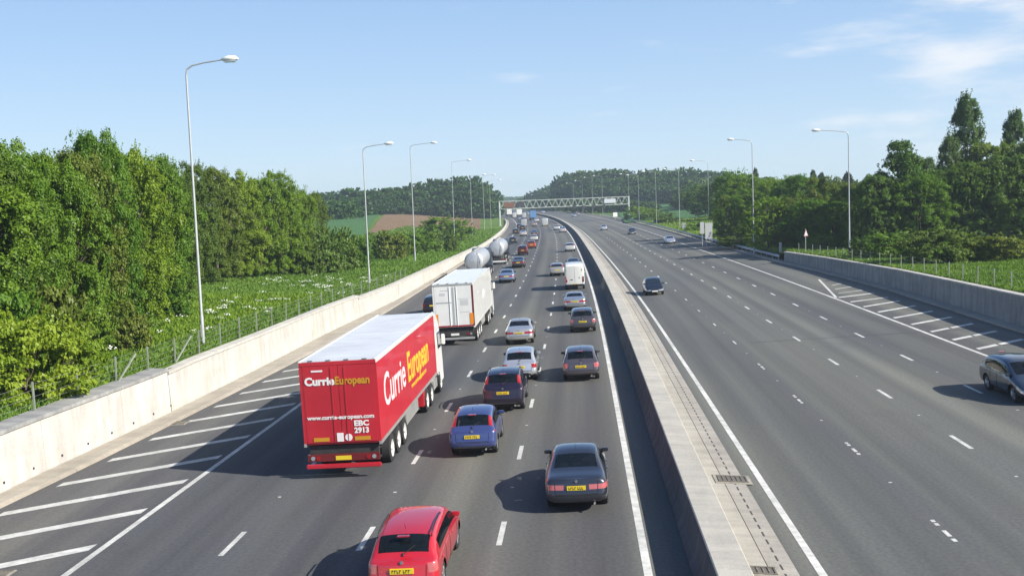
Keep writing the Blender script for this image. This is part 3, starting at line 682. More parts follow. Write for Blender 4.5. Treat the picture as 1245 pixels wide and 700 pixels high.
# far woods as masses
def wood(name, items, label, seed, matn='wood'):
    rng = np.random.default_rng(seed); VV = []; FF = []; n = 0
    protos = [crown_np(500 + seed + k, 'round', 90, 50) for k in range(4)]
    for (X, Y, w, top) in items:
        z = gz(X, Y) - .3; C, Nn, r = protos[rng.integers(4)]; a = rng.uniform(0, 6.28); ca, sa = math.cos(a), math.sin(a)
        C2 = np.stack([(C[:, 0] * ca - C[:, 1] * sa) * w + X, (C[:, 0] * sa + C[:, 1] * ca) * w + Y, C[:, 2] * (top - z) + z], 1)
        N2 = np.stack([Nn[:, 0] * ca - Nn[:, 1] * sa, Nn[:, 0] * sa + Nn[:, 1] * ca, Nn[:, 2]], 1)
        V, F = leaf_quads(C2, N2, w * .042, rng); VV.append(V); FF.append(F + n); n += len(V)
    o = link(name, mesh_np(name, np.concatenate(VV), np.concatenate(FF), LEAF[matn])); tag(o, label, 'woodland', kind='stuff')
def row(xs, ys, D, step, w, jit, seed, dd=0.0):
    rng = np.random.default_rng(seed); out = []; x = xs[0]
    while x < xs[-1]:
        DD = float(np.interp(x, xs, D)) if hasattr(D, '__len__') else D; DD += rng.uniform(-dd, dd)
        y = float(np.interp(x, xs, ys)) + rng.uniform(-jit, jit) * .5 + abs(rng.normal()) * jit * .6
        X, Y, t = TP(x, y, DD); out.append((X, Y, w * rng.uniform(.8, 1.25), t)); x += step * rng.uniform(.7, 1.3)
    return out
lx = [380, 400, 440, 480, 520, 560, 575, 590, 600, 606]; ly = [237, 234, 230, 228, 221, 216, 213, 217, 224, 233]
wood('left_wood', row(lx, ly, 540, 9, 12, 4, 3, 12) + row(lx, [y + 8 for y in ly], 522, 9, 12, 4, 4) + row(lx, [y + 18 for y in ly], 512, 8, 11, 4, 5), 'dark green wood on the skyline behind the left fields', 1)
rx = [640, 655, 670, 682, 692, 705, 730, 780, 820, 850, 880]; ry = [237.5, 232, 227, 221, 211, 207, 206, 206, 205, 205, 210]; rd = [900, 860, 820, 760, 720, 690, 670, 640, 620, 610, 600]
wood('right_wood', row(rx, ry, rd, 8, 15, 3, 6, 10) + row(rx, [min(y + 9, 240) for y in ry], [d - 25 for d in rd], 8, 14, 4, 7) + row(rx, [min(y + 19, 244) for y in ry], [d - 40 for d in rd], 8, 13, 4, 8) + row([645, 700, 760, 800], [244, 242, 243, 244], [800, 560, 500, 470], 6, 8, 2, 9),
     'dark green wood on the skyline behind the gantry', 2)
wood('tree_line', row([840, 1300], [222, 212], 470, 12, 14, 5, 11, 20) + row([840, 1300], [230, 224], 440, 12, 14, 5, 12), 'distant dark tree line behind the right belt', 3)
wood('tree_line', row([-200, 430], [262, 246], 420, 14, 14, 5, 13, 20), 'distant tree line behind the left belt', 4)
wood('tree_line', row([590, 665], [240.5, 238.5], 1500, 4, 26, 1.2, 14), 'hazy blue tree line on the horizon over the far carriageway', 5)

# herbage on the banks
def herbs(name, n, srng, urng, seed, matn, hmin, hmax, label, wdt=.028):
    rng = np.random.default_rng(seed); s = rng.uniform(*srng, n) if srng[1] < 140 else srng[0] + (srng[1] - srng[0]) * rng.uniform(0, 1, n) ** 1.4
    d = rng.uniform(0, 1, n) ** 1.25 * (urng[1] - urng[0]) + urng[0] + .65
    e = np.array([left_u(x) - .25 for x in s]) if urng[2] < 0 else np.array([right_u(x) + .3 for x in s]); u = e + d * urng[2]
    X, Y, T = cv(s); Z = hterr(s, u); P = np.stack([X + u * np.cos(T), Y - u * np.sin(T), Z - .03], 1)
    patchy = .55 + .45 * noise2(P[:, 0] * 9, P[:, 1] * 9)
    h = rng.uniform(hmin, hmax, n) * (.6 + .6 * patchy); a = rng.uniform(0, 6.28, n); lean = rng.normal(size=(n, 2)) * .28
    w = wdt * rng.uniform(.7, 1.6, n) * (1 + s / 60)
    dx = np.stack([np.cos(a), np.sin(a), 0 * a], 1) * w[:, None]; tip = P + np.stack([lean[:, 0] * h, lean[:, 1] * h, h], 1); mid = P + np.stack([lean[:, 0] * h * .3, lean[:, 1] * h * .3, h * .55], 1)
    V = np.stack([P - dx * .5, mid + dx * .9, tip, mid - dx * .9], 1).reshape(-1, 3)
    o = link(name, mesh_np(name, V, np.arange(4 * n).reshape(n, 4), LEAF[matn])); tag(o, label, 'grass', kind='stuff')
herbs('grass_tufts', 170000, (22, 130), (0, 26, -1), 21, 'herb', .12, .38, 'rough green grass and weeds on the left bank')
herbs('grass_tufts', 50000, (120, 330), (0, 30, -1), 22, 'herb', .2, .6, 'rough grass on the farther left bank')
herbs('grass_tufts', 14000, (25, 90), (3, 16, -1), 25, 'lime', .2, .55, 'yellow green weeds among the left bank grass')
herbs('grass_tufts', 110000, (55, 135), (0, 22, 1), 23, 'herb', .12, .4, 'rough green grass behind the right fence')
herbs('grass_tufts', 40000, (128, 330), (0, 22, 1), 24, 'herb', .2, .6, 'rough grass on the farther right verge')
M_FLOW = mat('cow_parsley', (.72, .74, .66), .8)
def flowers():
    rng = np.random.default_rng(5); n = 80; C = []; Nn = []
    for k in range(n):
        s = rng.uniform(50, 112); u = left_u(s) - rng.uniform(2.0, 15); X, Y, T = cv(s); z = float(hterr(s, u)) + rng.uniform(.4, .7)
        c = np.array([float(X + u * math.cos(T)), float(Y - u * math.sin(T)), z]); m = 16
        C.append(c + rng.normal(size=(m, 3)) * np.array([.17, .17, .04])); Nn.append(np.tile([0, -.5, 1.5], (m, 1)))
    V, F = leaf_quads(np.concatenate(C), np.concatenate(Nn), .042, rng, .9)
    tag(link('wildflowers', mesh_np('wildflowers', V, F, M_FLOW)), 'white wildflower heads scattered over the left bank', 'flowers', kind='stuff')
flowers()

# ------------------------------------------------------------------ street furniture
def lamp(X, Y, z, H, arm, T, label, two=False, group='street lamps'):
    k_ = .72 if Y > 190 else 1.0
    r = empty('street_lamp', (X, Y, z), label, 'street lamp', rz=-T, group=group)
    m = MB(); m.tube([(0, 0, -.4), (0, 0, 1.6), (0, 0, 1.75), (0, 0, H * .5), (0, 0, H - .55)], [v_ * k_ for v_ in (.105, .105, .082, .068, .050)], 12); m.build('column', M_STEEL, r, smooth=True)
    for sg in ((1, -1) if two else (1,)):
        a = arm * sg; g = MB()
        g.tube([(0, 0, H - .55), (.05 * np.sign(a), 0, H - .25), (.32 * np.sign(a), 0, H - .06), (a * .5, 0, H + .07), (a, 0, H + .18)], [v_ * k_ for v_ in (.050, .048, .042, .038, .034)], 10); g.build('arm', M_STEEL, r, smooth=True)
        d = np.sign(a); V = []
        hd = MB(); hd.tube([(a - .05 * d, 0, H + .19), (a + .05 * d, 0, H + .20), (a + .35 * d, 0, H + .22), (a + .7 * d, 0, H + .22), (a + .86 * d, 0, H + .20)], [.05, .11, .17, .14, .03], 12)
        hh = hd.build('lamp_head', M_LAMP, r, smooth=True); hh.scale = (1, 1.35, 1)
        gl = MB(); gl.box(a + .1 * d if d > 0 else a - .7, a + .7 if d > 0 else a - .1, -.13, .13, H + .04, H + .075); gl.build('lens', M_HEAD, hh)
        door = MB()
    dr = MB(); dr.box(-.05, .05, -.135, -.12, .5, 1.2); dr.build('access_door', M_SIGNG, r)
def lamp_px(x, yb, ytop, D, arm, label, two=False):
    X = (x - 622.5) * D / F_; z = gz(X, D); zt = CAM_H + (hor(x) - ytop) * D / F_; s, u = su(X, D)
    lamp(X, D, z, zt - z, arm, float(cv(s)[2]), label, two)
Z_ = [(242, 82, 56.5, 2.0, 'nearest and tallest looking street lamp, on the left bank above the near wall'), (449, 179, 104, 2.2, 'second street lamp along the left bank, beside dark shrubs'), (506, 177, 150, 3.0, 'third street lamp along the left bank, in front of the ploughed field'),
      (555, 197, 204, 3.0, 'fourth street lamp along the left bank, near the round bush'), (577, 214, 258, 3.0, 'fifth street lamp on the left, above the far tanker'), (592, 214, 312, 3.0, 'sixth street lamp on the left, against the end of the wood'), (600, 220, 352, 3.0, 'seventh street lamp on the left, just before the gantry leg')]
for x, yt, D, arm, lb in Z_: lamp_px(x, 0, yt, D, arm, lb)
Z_ = [(1035, 160, 112, -3.0, 'nearest street lamp on the right verge, above the grey wall'), (918.5, 171, 140, -2.4, 'second street lamp along the right verge, left of the wall end'), (864.5, 196, 205, -2.6, 'third street lamp along the right verge, behind the sign backs'), (829, 206, 252, -3, 'fourth street lamp along the right verge, by the meadow'),
      (801, 209, 296, -3, 'fifth street lamp along the right verge, by the dark bush'), (780, 213, 340, -3, 'sixth street lamp along the right verge, by the yellow green hedge')]
for x, yt, D, arm, lb in Z_: lamp_px(x, 0, yt, D, arm, lb)
lamp_px(768, 0, 212, 366, 2.2, 'double armed street lamp beside the gantry leg', True)
for i, (x, yt, D) in enumerate([(736, 214, 440), (724, 216, 480), (712, 220, 520), (701, 223, 560)]):
    lamp_px(x, 0, yt, D, -3, ['small distant street lamp above the gantry beam, rightmost of four', 'small distant street lamp above the gantry beam, second from right of four', 'small distant street lamp above the gantry beam, third from right of four', 'smallest distant street lamp above the gantry beam, leftmost of four'][i])

# gantry
def gantry():
    a = Vector(W(372, -20.3)); b = Vector(W(382, 26.3)); d = b - a; L = math.hypot(d.x, d.y); ang = math.atan2(d.y, d.x)
    r = empty('motorway_gantry', a, 'grey lattice gantry spanning all lanes of the motorway', 'gantry', rz=ang)
    zb, zt = 6.1, 8.75; dep = 1.0
    for i, x in enumerate((0, L)):
        m = MB(); m.box(x - .28, x + .28, -.28, .28, -.3, zt + .15); m.box(x - .5, x + .5, -.6, .6, -.3, .35); m.build('leg', M_GANT, r, bevel=.03)
    m = MB()
    for y in (-dep / 2, dep / 2):
        for z in (zb, zt): m.box(.3, L - .3, y - .10, y + .10, z - .10, z + .10)
        n = 20
        for k in range(n):
            x0 = .3 + (L - .6) * k / n; x1 = .3 + (L - .6) * (k + 1) / n; xm = (x0 + x1) / 2
            m.bar((x0, y, zb), (xm, y, zt), .06, n=4); m.bar((xm, y, zt), (x1, y, zb), .06, n=4)
    for k in range(21): x = .3 + (L - .6) * k / 20; m.bar((x, -dep / 2, zt), (x, dep / 2, zt), .06, n=4); m.bar((x, -dep / 2, zb), (x, dep / 2, zb), .06, n=4)
    m.build('truss', M_GANT, r)
    for (x0, x1, z0, z1, mm, nm) in ((1.4, 5.2, 6.5, 8.3, M_BRSIGN, 'sign_panel'), (6.2, 8.8, 6.6, 8.4, M_DKSIGN, 'sign_panel'), (L - 9.5, L - 5.2, 6.7, 8.2, M_SIGNL, 'sign_panel')):
        m = MB(); m.box(x0, x1, -dep / 2 - .5, -dep / 2 - .25, z0, z1); p = m.build(nm, mm, r, bevel=.03)
        m = MB(); m.box(x0 + .3, x0 + .4, -dep / 2 - .26, -dep / 2, z0 + .2, z1 - .2); m.box(x1 - .4, x1 - .3, -dep / 2 - .26, -dep / 2, z0 + .2, z1 - .2); m.build('bracket', M_STEEL, p)
    m = MB()
    for k, x in enumerate((27, 30.6, 34.3, 38)):
        g = MB(); g.box(x - .55, x + .55, -dep / 2 - .45, -dep / 2 - .2, zb - .9, zb + .1); g.build('lane_signal', M_DKSIGN, r, bevel=.02)
    r2 = r
gantry()

# signs, cabinets
def panel_sign(X, Y, z, w, h, legs, mt, label, rz, name='road_sign', clear=1.2):
    r = empty(name, (X, Y, z), label, 'road sign', rz=rz, group='road signs')
    m = MB(); m.box(-w / 2, w / 2, -.03, 0, clear, clear + h); m.build('panel', mt, r, bevel=.01)
    for k in range(legs):
        x = (-w * .3 + w * .6 * k) if legs > 1 else 0
        g = MB(); g.bar((x, .06, -.3), (x, .06, clear + h - .1), .05, n=8); g.build('post', M_STEEL, r, smooth=True)
    g = MB()
    for z2 in (clear + h * .25, clear + h * .75): g.box(-w / 2 + .05, w / 2 - .05, .0, .04, z2 - .03, z2 + .03)
    g.build('rail', M_STEEL, r)
    return r
X, Y, _ = TP(864, 0, 168); panel_sign(X, Y, gz(X, Y), 1.2, 2.6, 2, M_SIGNG, 'wider grey back of a tall road sign on the right verge', R(8), clear=.8)
X, Y, _ = TP(856, 0, 170); panel_sign(X, Y, gz(X, Y), .66, 1.9, 1, M_SIGNG, 'narrow grey back of a road sign left of the wider one', R(8), clear=1.6)
# triangular warning sign
X, Y, _ = TP(982, 0, 122); z = gz(X, Y)
r = empty('warning_sign', (X, Y, z), 'small red bordered triangular sign turned away behind the right fence', 'road sign', rz=R(42), group='road signs')
m = MB(); m.bar((0, .05, -.3), (0, .05, 2.9), .04, n=8); m.build('post', M_STEEL, r, smooth=True)
def tri(c, s, y): return [(-s, y, c - s * .58), (s, y, c - s * .58), (0, y, c + s * 1.16)]
me = bpy.data.meshes.new('plate'); a = tri(2.3, .48, -.02); b = tri(2.3, .48, 0); me.from_pydata(a + b, [], [(0, 1, 2), (5, 4, 3), (0, 3, 4, 1), (1, 4, 5, 2), (2, 5, 3, 0)]); me.materials.append(mat('sign_red', (.30, .13, .13), .7)); p = link('plate', me, r)
me = bpy.data.meshes.new('sign_face'); me.from_pydata(tri(2.3, .33, -.026), [], [(0, 1, 2)]); me.materials.append(M_SIGNL); link('sign_face', me, p)
X, Y, _ = TP(751, 0, 372); panel_sign(X, Y, gz(X, Y) , 1.5, 1.5, 1, M_LAMP, 'small pale square sign beyond the gantry leg', R(10), clear=1.0)
def cabinet(x, D, w, h, label):
    X, Y, _ = TP(x, 0, D); r = empty('roadside_cabinet', (X, Y, gz(X, Y)), label, 'cabinet', rz=R(-5), group='roadside cabinets')
    m = MB(); m.box(-w / 2, w / 2, -.2, .2, .05, h); m.build('case', M_SIGNL, r, bevel=.02)
    m = MB(); m.box(-w / 2 - .05, w / 2 + .05, -.25, .25, -.2, .05); m.build('plinth', M_KERB, r)
    m = MB(); m.box(-w / 2 + .05, w / 2 - .05, -.212, -.203, .15, h - .1); m.build('door', M_SIGNG, r)
cabinet(834, 246, .9, 1.6, 'pale roadside cabinet beside the fourth right lamp')
cabinet(951, 131, .26, 1.2, 'pale slim roadside cabinet at the end of the right wall')
cabinet(798, 300, .7, 1.1, 'small pale cabinet beside the fifth right lamp')

# fences
def fence(side_, a, b, step, off, H, label):
    edge = (lambda s: lu(s) - off) if side_ < 0 else (lambda s: right_u(s) + off)
    def top(s): return float(hterr(s, edge(s)))
    X, Y, T = cv(a); r = empty('wire_fence', (0, 0, 0), label, 'fence', group='wire fences')
    x0, y0, _ = W(a, edge(a)); r.location = (x0, y0, top(a)); L0 = r.location.copy()
    s = a; P = []
    rnd = random.Random(3)
    while s <= b:
        x, y, _ = W(s, edge(s)); z = top(s); P.append(Vector((x, y, z)) - L0)
        g = MB(); c = P[-1]; lean = Vector((rnd.uniform(-.03, .03), rnd.uniform(-.03, .03), 0)); g.bar(c - Vector((0, 0, .3)), c + Vector((0, 0, H)) + lean, .042, n=4); g.build('post', M_POST, r)
        s += step
    g = MB()
    for i in range(len(P) - 1):
        for hh in (.15, .4, .65, .9, H - .08): g.bar(P[i] + Vector((0, 0, hh)), P[i + 1] + Vector((0, 0, hh)), .006, n=3)
    g.build('wire', M_WIRE, r); return r, P
f1, P1 = fence(-1, 27.5, 112, 3.1, .75, 1.2, 'wire fence with pale posts along the top of the left wall')
for k in (5, 7):
    g = MB(); c = P1[k]; g.bar(c + Vector((0, 0, 0)), c + Vector((.5, 1.1, 1.15)), .045, n=4); g.build('brace', M_POST, f1)
fence(1, 40, 127, 2.9, 1.0, 1.25, 'wire fence with pale posts along the top of the right wall')
# guard rail on the right beyond the wall
def rail(a, b, label, uf):
    r = empty('guard_rail', W(a, uf(a)), label, 'guard rail'); L0 = r.location.copy()
    V, F, UV = sweep([(shift(uf, .0), .45), (shift(uf, -.06), .50), (shift(uf, .0), .60), (shift(uf, -.06), .70), (shift(uf, .0), .76), (shift(uf, .03), .76), (shift(uf, .03), .45)], a, b)
    V = [tuple(Vector(v) - L0) for v in V]; link('beam', mesh_np('beam', V, F, M_STEEL), r)
    s = a + 1; n = 0
    while s < b and n < 90:
        g = MB(); c = Vector(W(s, uf(s) + .08)) - L0; g.bar(c - Vector((0, 0, .2)), c + Vector((0, 0, .72)), .05, n=4); g.build('post', M_STEEL, r); s += 3.6; n += 1
rail(129, 450, 'long galvanised guard rail along the right edge beyond the wall', lambda s: float(right_u(s)) - .1)

# ------------------------------------------------------------------ cars
def text_obj(body, size, m, parent, loc, rot, bold=.02, sx=1.0, shear=0.0, name='lettering', align='LEFT', extr=.004):
    cu = bpy.data.curves.new(name, 'FONT'); cu.body = body; cu.size = size; cu.offset = bold; cu.shear = shear; cu.extrude = extr; cu.align_x = align; cu.resolution_u = 3
    o = bpy.data.objects.new(name, cu); COL.objects.link(o); bpy.context.view_layer.update()
    me = bpy.data.meshes.new_from_object(o.evaluated_get(bpy.context.evaluated_depsgraph_get())); bpy.data.objects.remove(o); bpy.data.curves.remove(cu)
    me.materials.clear(); me.materials.append(m)
    q = link(name, me, parent, loc, rot); q.scale = (sx, 1, 1); return q

# each station: y, bottom z, belt z, top z, half width (max), half width belt, half width top
BODY = {
 'estate': dict(L=4.75, st=[(0, .34, .96, 1.00, .84, .80, .74), (.20, .24, .98, 1.03, .88, .82, .76), (.30, .24, .99, 1.07, .89, .83, .74), (.50, .22, .98, 1.52, .89, .85, .67), (2.05, .20, .96, 1.57, .89, .85, .69), (2.95, .20, .94, 1.53, .90, .86, .67), (3.62, .22, .92, .99, .92, .85, .70), (4.25, .24, .80, .86, .90, .80, .62), (4.72, .32, .62, .66, .80, .70, .50)], win=(2, 3, 5, 6), wheels=(.98, 3.78), wr=.33),
 'sedan': dict(L=4.7, st=[(0, .34, .90, .99, .82, .78, .70), (.30, .24, .94, 1.04, .89, .82, .72), (.86, .22, .94, 1.06, .90, .84, .68), (1.55, .20, .94, 1.39, .90, .84, .58), (2.15, .20, .93, 1.44, .90, .85, .61), (2.85, .20, .91, 1.41, .90, .85, .59), (3.65, .22, .88, .97, .90, .83, .68), (4.2, .24, .76, .83, .88, .78, .62), (4.68, .32, .60, .64, .78, .68, .50)], win=(2, 3, 5, 6), wheels=(1.0, 3.72), wr=.33),
 'hatch': dict(L=4.1, st=[(0, .34, .90, .95, .80, .76, .70), (.16, .24, .93, .99, .86, .81, .74), (.24, .24, .95, 1.03, .86, .81, .72), (.56, .22, .96, 1.44, .87, .83, .60), (1.75, .20, .94, 1.51, .87, .83, .63), (2.45, .20, .92, 1.47, .87, .83, .61), (3.15, .22, .88, .97, .87, .81, .67), (3.65, .24, .78, .84, .85, .76, .60), (4.08, .32, .60, .64, .76, .66, .48)], win=(2, 3, 5, 6), wheels=(.80, 3.30), wr=.31),
 'mpv': dict(L=4.3, st=[(0, .36, 1.00, 1.06, .82, .79, .74), (.20, .26, 1.03, 1.12, .87, .83, .77), (.26, .26, 1.04, 1.18, .87, .83, .74), (.50, .24, 1.04, 1.60, .88, .84, .64), (1.75, .22, 1.02, 1.66, .88, .84, .67), (2.65, .22, .99, 1.60, .88, .84, .64), (3.45, .24, .95, 1.05, .88, .82, .68), (3.9, .26, .84, .90, .86, .77, .62), (4.28, .34, .64, .70, .78, .68, .50)], win=(2, 3, 5, 6), wheels=(.84, 3.45), wr=.32),
 'van': dict(L=5.6, st=[(0, .42, 1.25, 2.35, .95, .96, .84), (.10, .36, 1.3, 2.50, .98, .97, .86), (.5, .34, 1.3, 2.56, .99, .97, .86), (1.8, .34, 1.3, 2.58, .99, .97, .86), (3.4, .34, 1.3, 2.56, .99, .97, .86), (4.0, .34, 1.3, 2.46, .99, .96, .82), (4.95, .36, 1.15, 1.28, .98, .90, .74), (5.35, .38, .95, 1.05, .95, .84, .66), (5.58, .42, .75, .80, .88, .76, .60)], win=(-1, -1, 5, 6), wheels=(.95, 4.6), wr=.35),
}
def car(kind, colour, s, u, dirn, label, detail=2, name='parked', width=1.0, length=None, lens='red', plate=True, roofrack=False, yaw=0.0, group=None, metal=.5, hscale=1.0, cat='car', nm='car', style=None):
    style = style or {'estate': 'corner', 'hatch': 'tall', 'mpv': 'tall', 'sedan': 'wide', 'van': 'van'}[kind]
    B = BODY[kind]; L = B['L']; sc = (length or L) / L
    paint = mat('paint_%s_%s' % (nm, '_'.join('%03d' % int(c * 999) for c in colour)), colour, .28, metal, 1.0)
    st = B['st']; rows = []
    for si, (y, zb, zbe, zt, w, wb, wt) in enumerate(st):
        w, wb, wt = w * width, wb * width, wt * width; deck = (zt - zbe) < .2
        if not deck: wt += .055
        zt = zbe + (zt - zbe) * hscale if deck else zt * hscale
        yy = y * sc - L * sc / 2
        P = [(0, zb), (.80 * w, zb), (.97 * w, zb + .09), (1.0 * w, zb + .42 * (zbe - zb)), (w, zbe - .21), (.985 * w, zbe - .05), (wb, zbe)]
        if deck: P += [(wb * .95, zbe + (zt - zbe) * .5), (.80 * wb, zt - .008), (.42 * wb, zt), (0, zt + .004)]
        else: P += [(wt + .03, zt - .13), (wt * .90, zt - .03), (wt * .5, zt), (0, zt + .008)]
        off = [0] * 11
        if si == 0 and kind != 'van': off = [.06, .04, 0, 0, .05, .07, .09, .10, .11, .11, .11]
        if si == len(st) - 1: off = [-.06, -.04, 0, 0, -.03, -.06, -.08, -.10, -.12, -.12, -.12]
        rows.append((yy, P, off))
    V = []; F = []; MI = []; n = len(rows[0][1]); ring = 2 * n - 2
    # lean the tail glass line: stations are vertical sections
    for yy, P, off in rows:
        Q = [(x, yy + o_, z) for (x, z), o_ in zip(P, off)]; V += Q + [(-x, y_, z) for x, y_, z in Q[-2:0:-1]]
    wr0, wr1, wf0, wf1 = B['win']
    for i in range(len(rows) - 1):
        for j in range(ring):
            a = i * ring + j; b = i * ring + (j + 1) % ring; F.append((a, b, b + ring, a + ring))
            jj = j if j < n - 1 else ring - 1 - j      # mirrored row index 0..n-2
            right = j < n - 1; mi = 0
            if jj in (0, 1): mi = 9
            elif i == wr0 and jj in (8, 9): mi = 2
            elif i == wf0 and jj in (8, 9): mi = 1
            elif jj == 6 and wr0 >= 0 and wr1 <= i < wf1: mi = {wr1: 3, wr1 + 1: 5}.get(i, 7) + (0 if right else 1)
            elif jj == 6 and kind == 'van' and i in (4, 5): mi = 5 + (0 if right else 1)
            elif style == 'tall' and ((i == wr0 and jj == 7) or (i in (1,) and jj == 5)): mi = 10 + (0 if right else 1)
            elif style == 'corner' and i == 0 and jj in (4, 5): mi = 10 + (0 if right else 1)
            elif style == 'wide' and i == 0 and jj == 4: mi = 10 + (0 if right else 1)
            elif jj == 4 and i == len(rows) - 2: mi = 12 + (0 if right else 1)
            F and MI.append(mi)
    # end caps as curved grids
    def cap(i, bul, front):
        base = i * ring; cols = (-1, -.80, -.45, 0, .45, .80, 1); idx = []
        for r in range(n):
            x, y, z = V[base + r]
            if r in (0, n - 1): idx.append([base + r] * 7); continue
            row_ = []
            for c in cols:
                if c == 1: row_.append(base + r)
                elif c == -1: row_.append(base + ring - r)
                else: V.append((x * c, y + bul * (1 - c * c), z)); row_.append(len(V) - 1)
            idx.append(row_)
        for r in range(n - 1):
            for c in range(6):
                q = [idx[r][c], idx[r][c + 1], idx[r + 1][c + 1], idx[r + 1][c]]; q2 = []
                for k in q:
                    if k not in q2: q2.append(k)
                if len(q2) < 3: continue
                F.append(tuple(q2 if not front else q2[::-1])); mi = 0
                if r <= 2: mi = (14 if not front else 15) if r >= 1 else 9
                if not front and style == 'corner' and r in (4, 5) and c in (0, 5): mi = 10 + (0 if c == 5 else 1)
                if not front and style == 'wide' and r == 4 and c in (0, 1, 4, 5): mi = 10 + (0 if c >= 4 else 1)
                if not front and style == 'van' and r in (3,) and c in (0, 5): mi = 10 + (0 if c == 5 else 1)
                if front and r == 4 and c in (0, 1, 4, 5): mi = 12 + (0 if c >= 4 else 1)
                if front and r == 4 and c in (2, 3): mi = 16
                MI.append(mi)
    cap(0, -.08, False); cap(len(rows) - 1, .16, True)
    me = bpy.data.meshes.new('cage'); me.from_pydata(V, [], F); me.polygons.foreach_set('material_index', MI); me.update()
    bm = bmesh.new(); bm.from_mesh(me); bmesh.ops.recalc_face_normals(bm, faces=bm.faces); bm.to_mesh(me); bm.free()
    hs = {0: paint, 1: M_GLASS, 2: M_GLASS, 3: M_GLASS, 4: M_GLASS, 5: M_GLASS, 6: M_GLASS, 7: M_GLASS, 8: M_GLASS, 9: M_UNDER,
          10: M_TAILC if lens == 'clear' else M_TAIL, 11: M_TAILC if lens == 'clear' else M_TAIL, 12: M_HEAD, 13: M_HEAD, 14: paint, 15: paint, 16: M_BLK, 17: M_UNDER}
    if detail >= 2:
        for k in range(1, 9): hs[k] = M_CGLASS
    for k in range(18): me.materials.append(hs[k])
    ob = bpy.data.objects.new('cage', me); COL.objects.link(ob)
    md = ob.modifiers.new('s', 'SUBSURF'); md.levels = detail; md.render_levels = detail
    cut = None
    WY = [B['wheels'][0] * sc - L * sc / 2, B['wheels'][1] * sc - L * sc / 2]; wr = B['wr']
    if detail >= 2:
        cm = MB(); wid = st[4][4] * width
        for wy in WY:
            for sg in (1, -1):
                x0, x1 = (wid - .30, wid + .2) if sg > 0 else (-wid - .2, -wid + .30)
                cm.bar((x0, wy, wr), (x1, wy, wr), wr + .065, n=28)
        cut = cm.build('cutter', M_UNDER)
        for k in range(17): cut.data.materials.append(M_UNDER)
        cut.data.polygons.foreach_set('material_index', [17] * len(cut.data.polygons))
        bo = ob.modifiers.new('b', 'BOOLEAN'); bo.object = cut; bo.operation = 'DIFFERENCE'; bo.solver = 'EXACT'
    bpy.context.view_layer.update()
    ev = bpy.data.meshes.new_from_object(ob.evaluated_get(bpy.context.evaluated_depsgraph_get()))
    bpy.data.objects.remove(ob)
    if cut: bpy.data.objects.remove(cut)
    X, Y, T = cv(s); slope = CL if u < 2 else CR
    rt = empty(nm, W(s, u), label, cat, rz=-T + (math.pi if dirn < 0 else 0) + yaw, ry=-slope * (1 if dirn > 0 else -1), group=group)
    names = {0: 'body', 1: 'windscreen', 2: 'rear_window', 9: 'underbody', 14: 'rear_bumper', 15: 'front_bumper', 16: 'grille', 17: 'wheel_arches'}
    mi = np.empty(len(ev.polygons), np.int32); ev.polygons.foreach_get('material_index', mi)
    co = np.empty(len(ev.vertices) * 3, np.float32); ev.vertices.foreach_get('co', co); co = co.reshape(-1, 3)
    parts = {}
    for p in ev.polygons:      # the four arches become four parts
        if mi[p.index] == 17: c_ = p.center; mi[p.index] = 20 + (c_.x > 0) + 2 * (c_.y > 0)
    for k in (20, 21, 22, 23): names[k] = 'wheel_arch'; hs[k] = M_UNDER
    for k in sorted(set(mi.tolist())):
        nmk = names.get(k) or ('side_window' if 3 <= k <= 8 else 'tail_light' if k in (10, 11) else 'headlight')
        fs = [tuple(p.vertices) for p in ev.polygons if p.material_index == k]
        used = sorted({v for f in fs for v in f}); mp = {v: i for i, v in enumerate(used)}
        pm = bpy.data.meshes.new(nmk); pm.from_pydata([tuple(co[v]) for v in used], [], [tuple(mp[v] for v in f) for f in fs]); pm.materials.append(hs[k])
        if pm.polygons: pm.polygons.foreach_set('use_smooth', [True] * len(pm.polygons)); pm.update(); pm.set_sharp_from_angle(angle=R(42))
        parts.setdefault(nmk, []).append(link(nmk, pm, rt))
    if detail >= 2 and kind != 'van':
        from mathutils.bvhtree import BVHTree
        bv = BVHTree.FromPolygons([tuple(v) for v in co], [tuple(p.vertices) for p in ev.polygons])
        def seam(nm_, pts, d, r_=.011):
            out = []
            for i_ in range(len(pts) - 1):
                for q in range(8): out.append(Vector(pts[i_]).lerp(Vector(pts[i_ + 1]), q / 8))
            out.append(Vector(pts[-1])); hit = []
            for p_ in out:
                h = bv.ray_cast(p_ - Vector(d) * 3, Vector(d))
                if h[0] is not None: hit.append(h[0] + Vector(d) * (r_ * .35))
            if len(hit) > 3: g_ = MB(); g_.tube(hit, [r_] * len(hit), 5); g_.build(nm_, M_SEAM, rt)
        wm_ = st[4][4] * width; zb_, zl_ = st[0][1], st[0][2]; yr_ = st[3][0] * sc - L * sc / 2; yf_ = st[5][0] * sc - L * sc / 2 + .35; ym_ = (st[4][0] + .1) * sc - L * sc / 2
        wB = [B['wheels'][0] * sc - L * sc / 2 + B['wr'] + .12, B['wheels'][1] * sc - L * sc / 2 - B['wr'] - .14]
        x_ = .60 * width; zt_ = zl_ - (.04 if kind != 'sedan' else .0)
        seam('tailgate_gap', [(-x_, 0, zt_), (-x_ * .97, 0, zb_ + .24), (x_ * .97, 0, zb_ + .24), (x_, 0, zt_)], (0, 1, 0))
        seam('bumper_gap', [(-.8 * width, 0, zb_ + .21), (.8 * width, 0, zb_ + .21)], (0, 1, 0), .010)
        for sg in (1, -1):
            seam('door_gap', [(0, wB[0], st[4][2] - .04), (0, wB[0], .34), (0, ym_, .30), (0, ym_, st[4][2] - .03), (0, ym_ + .012, .31), (0, wB[1], .31), (0, wB[1] + .05, st[5][2] - .05)], (-sg, 0, 0))
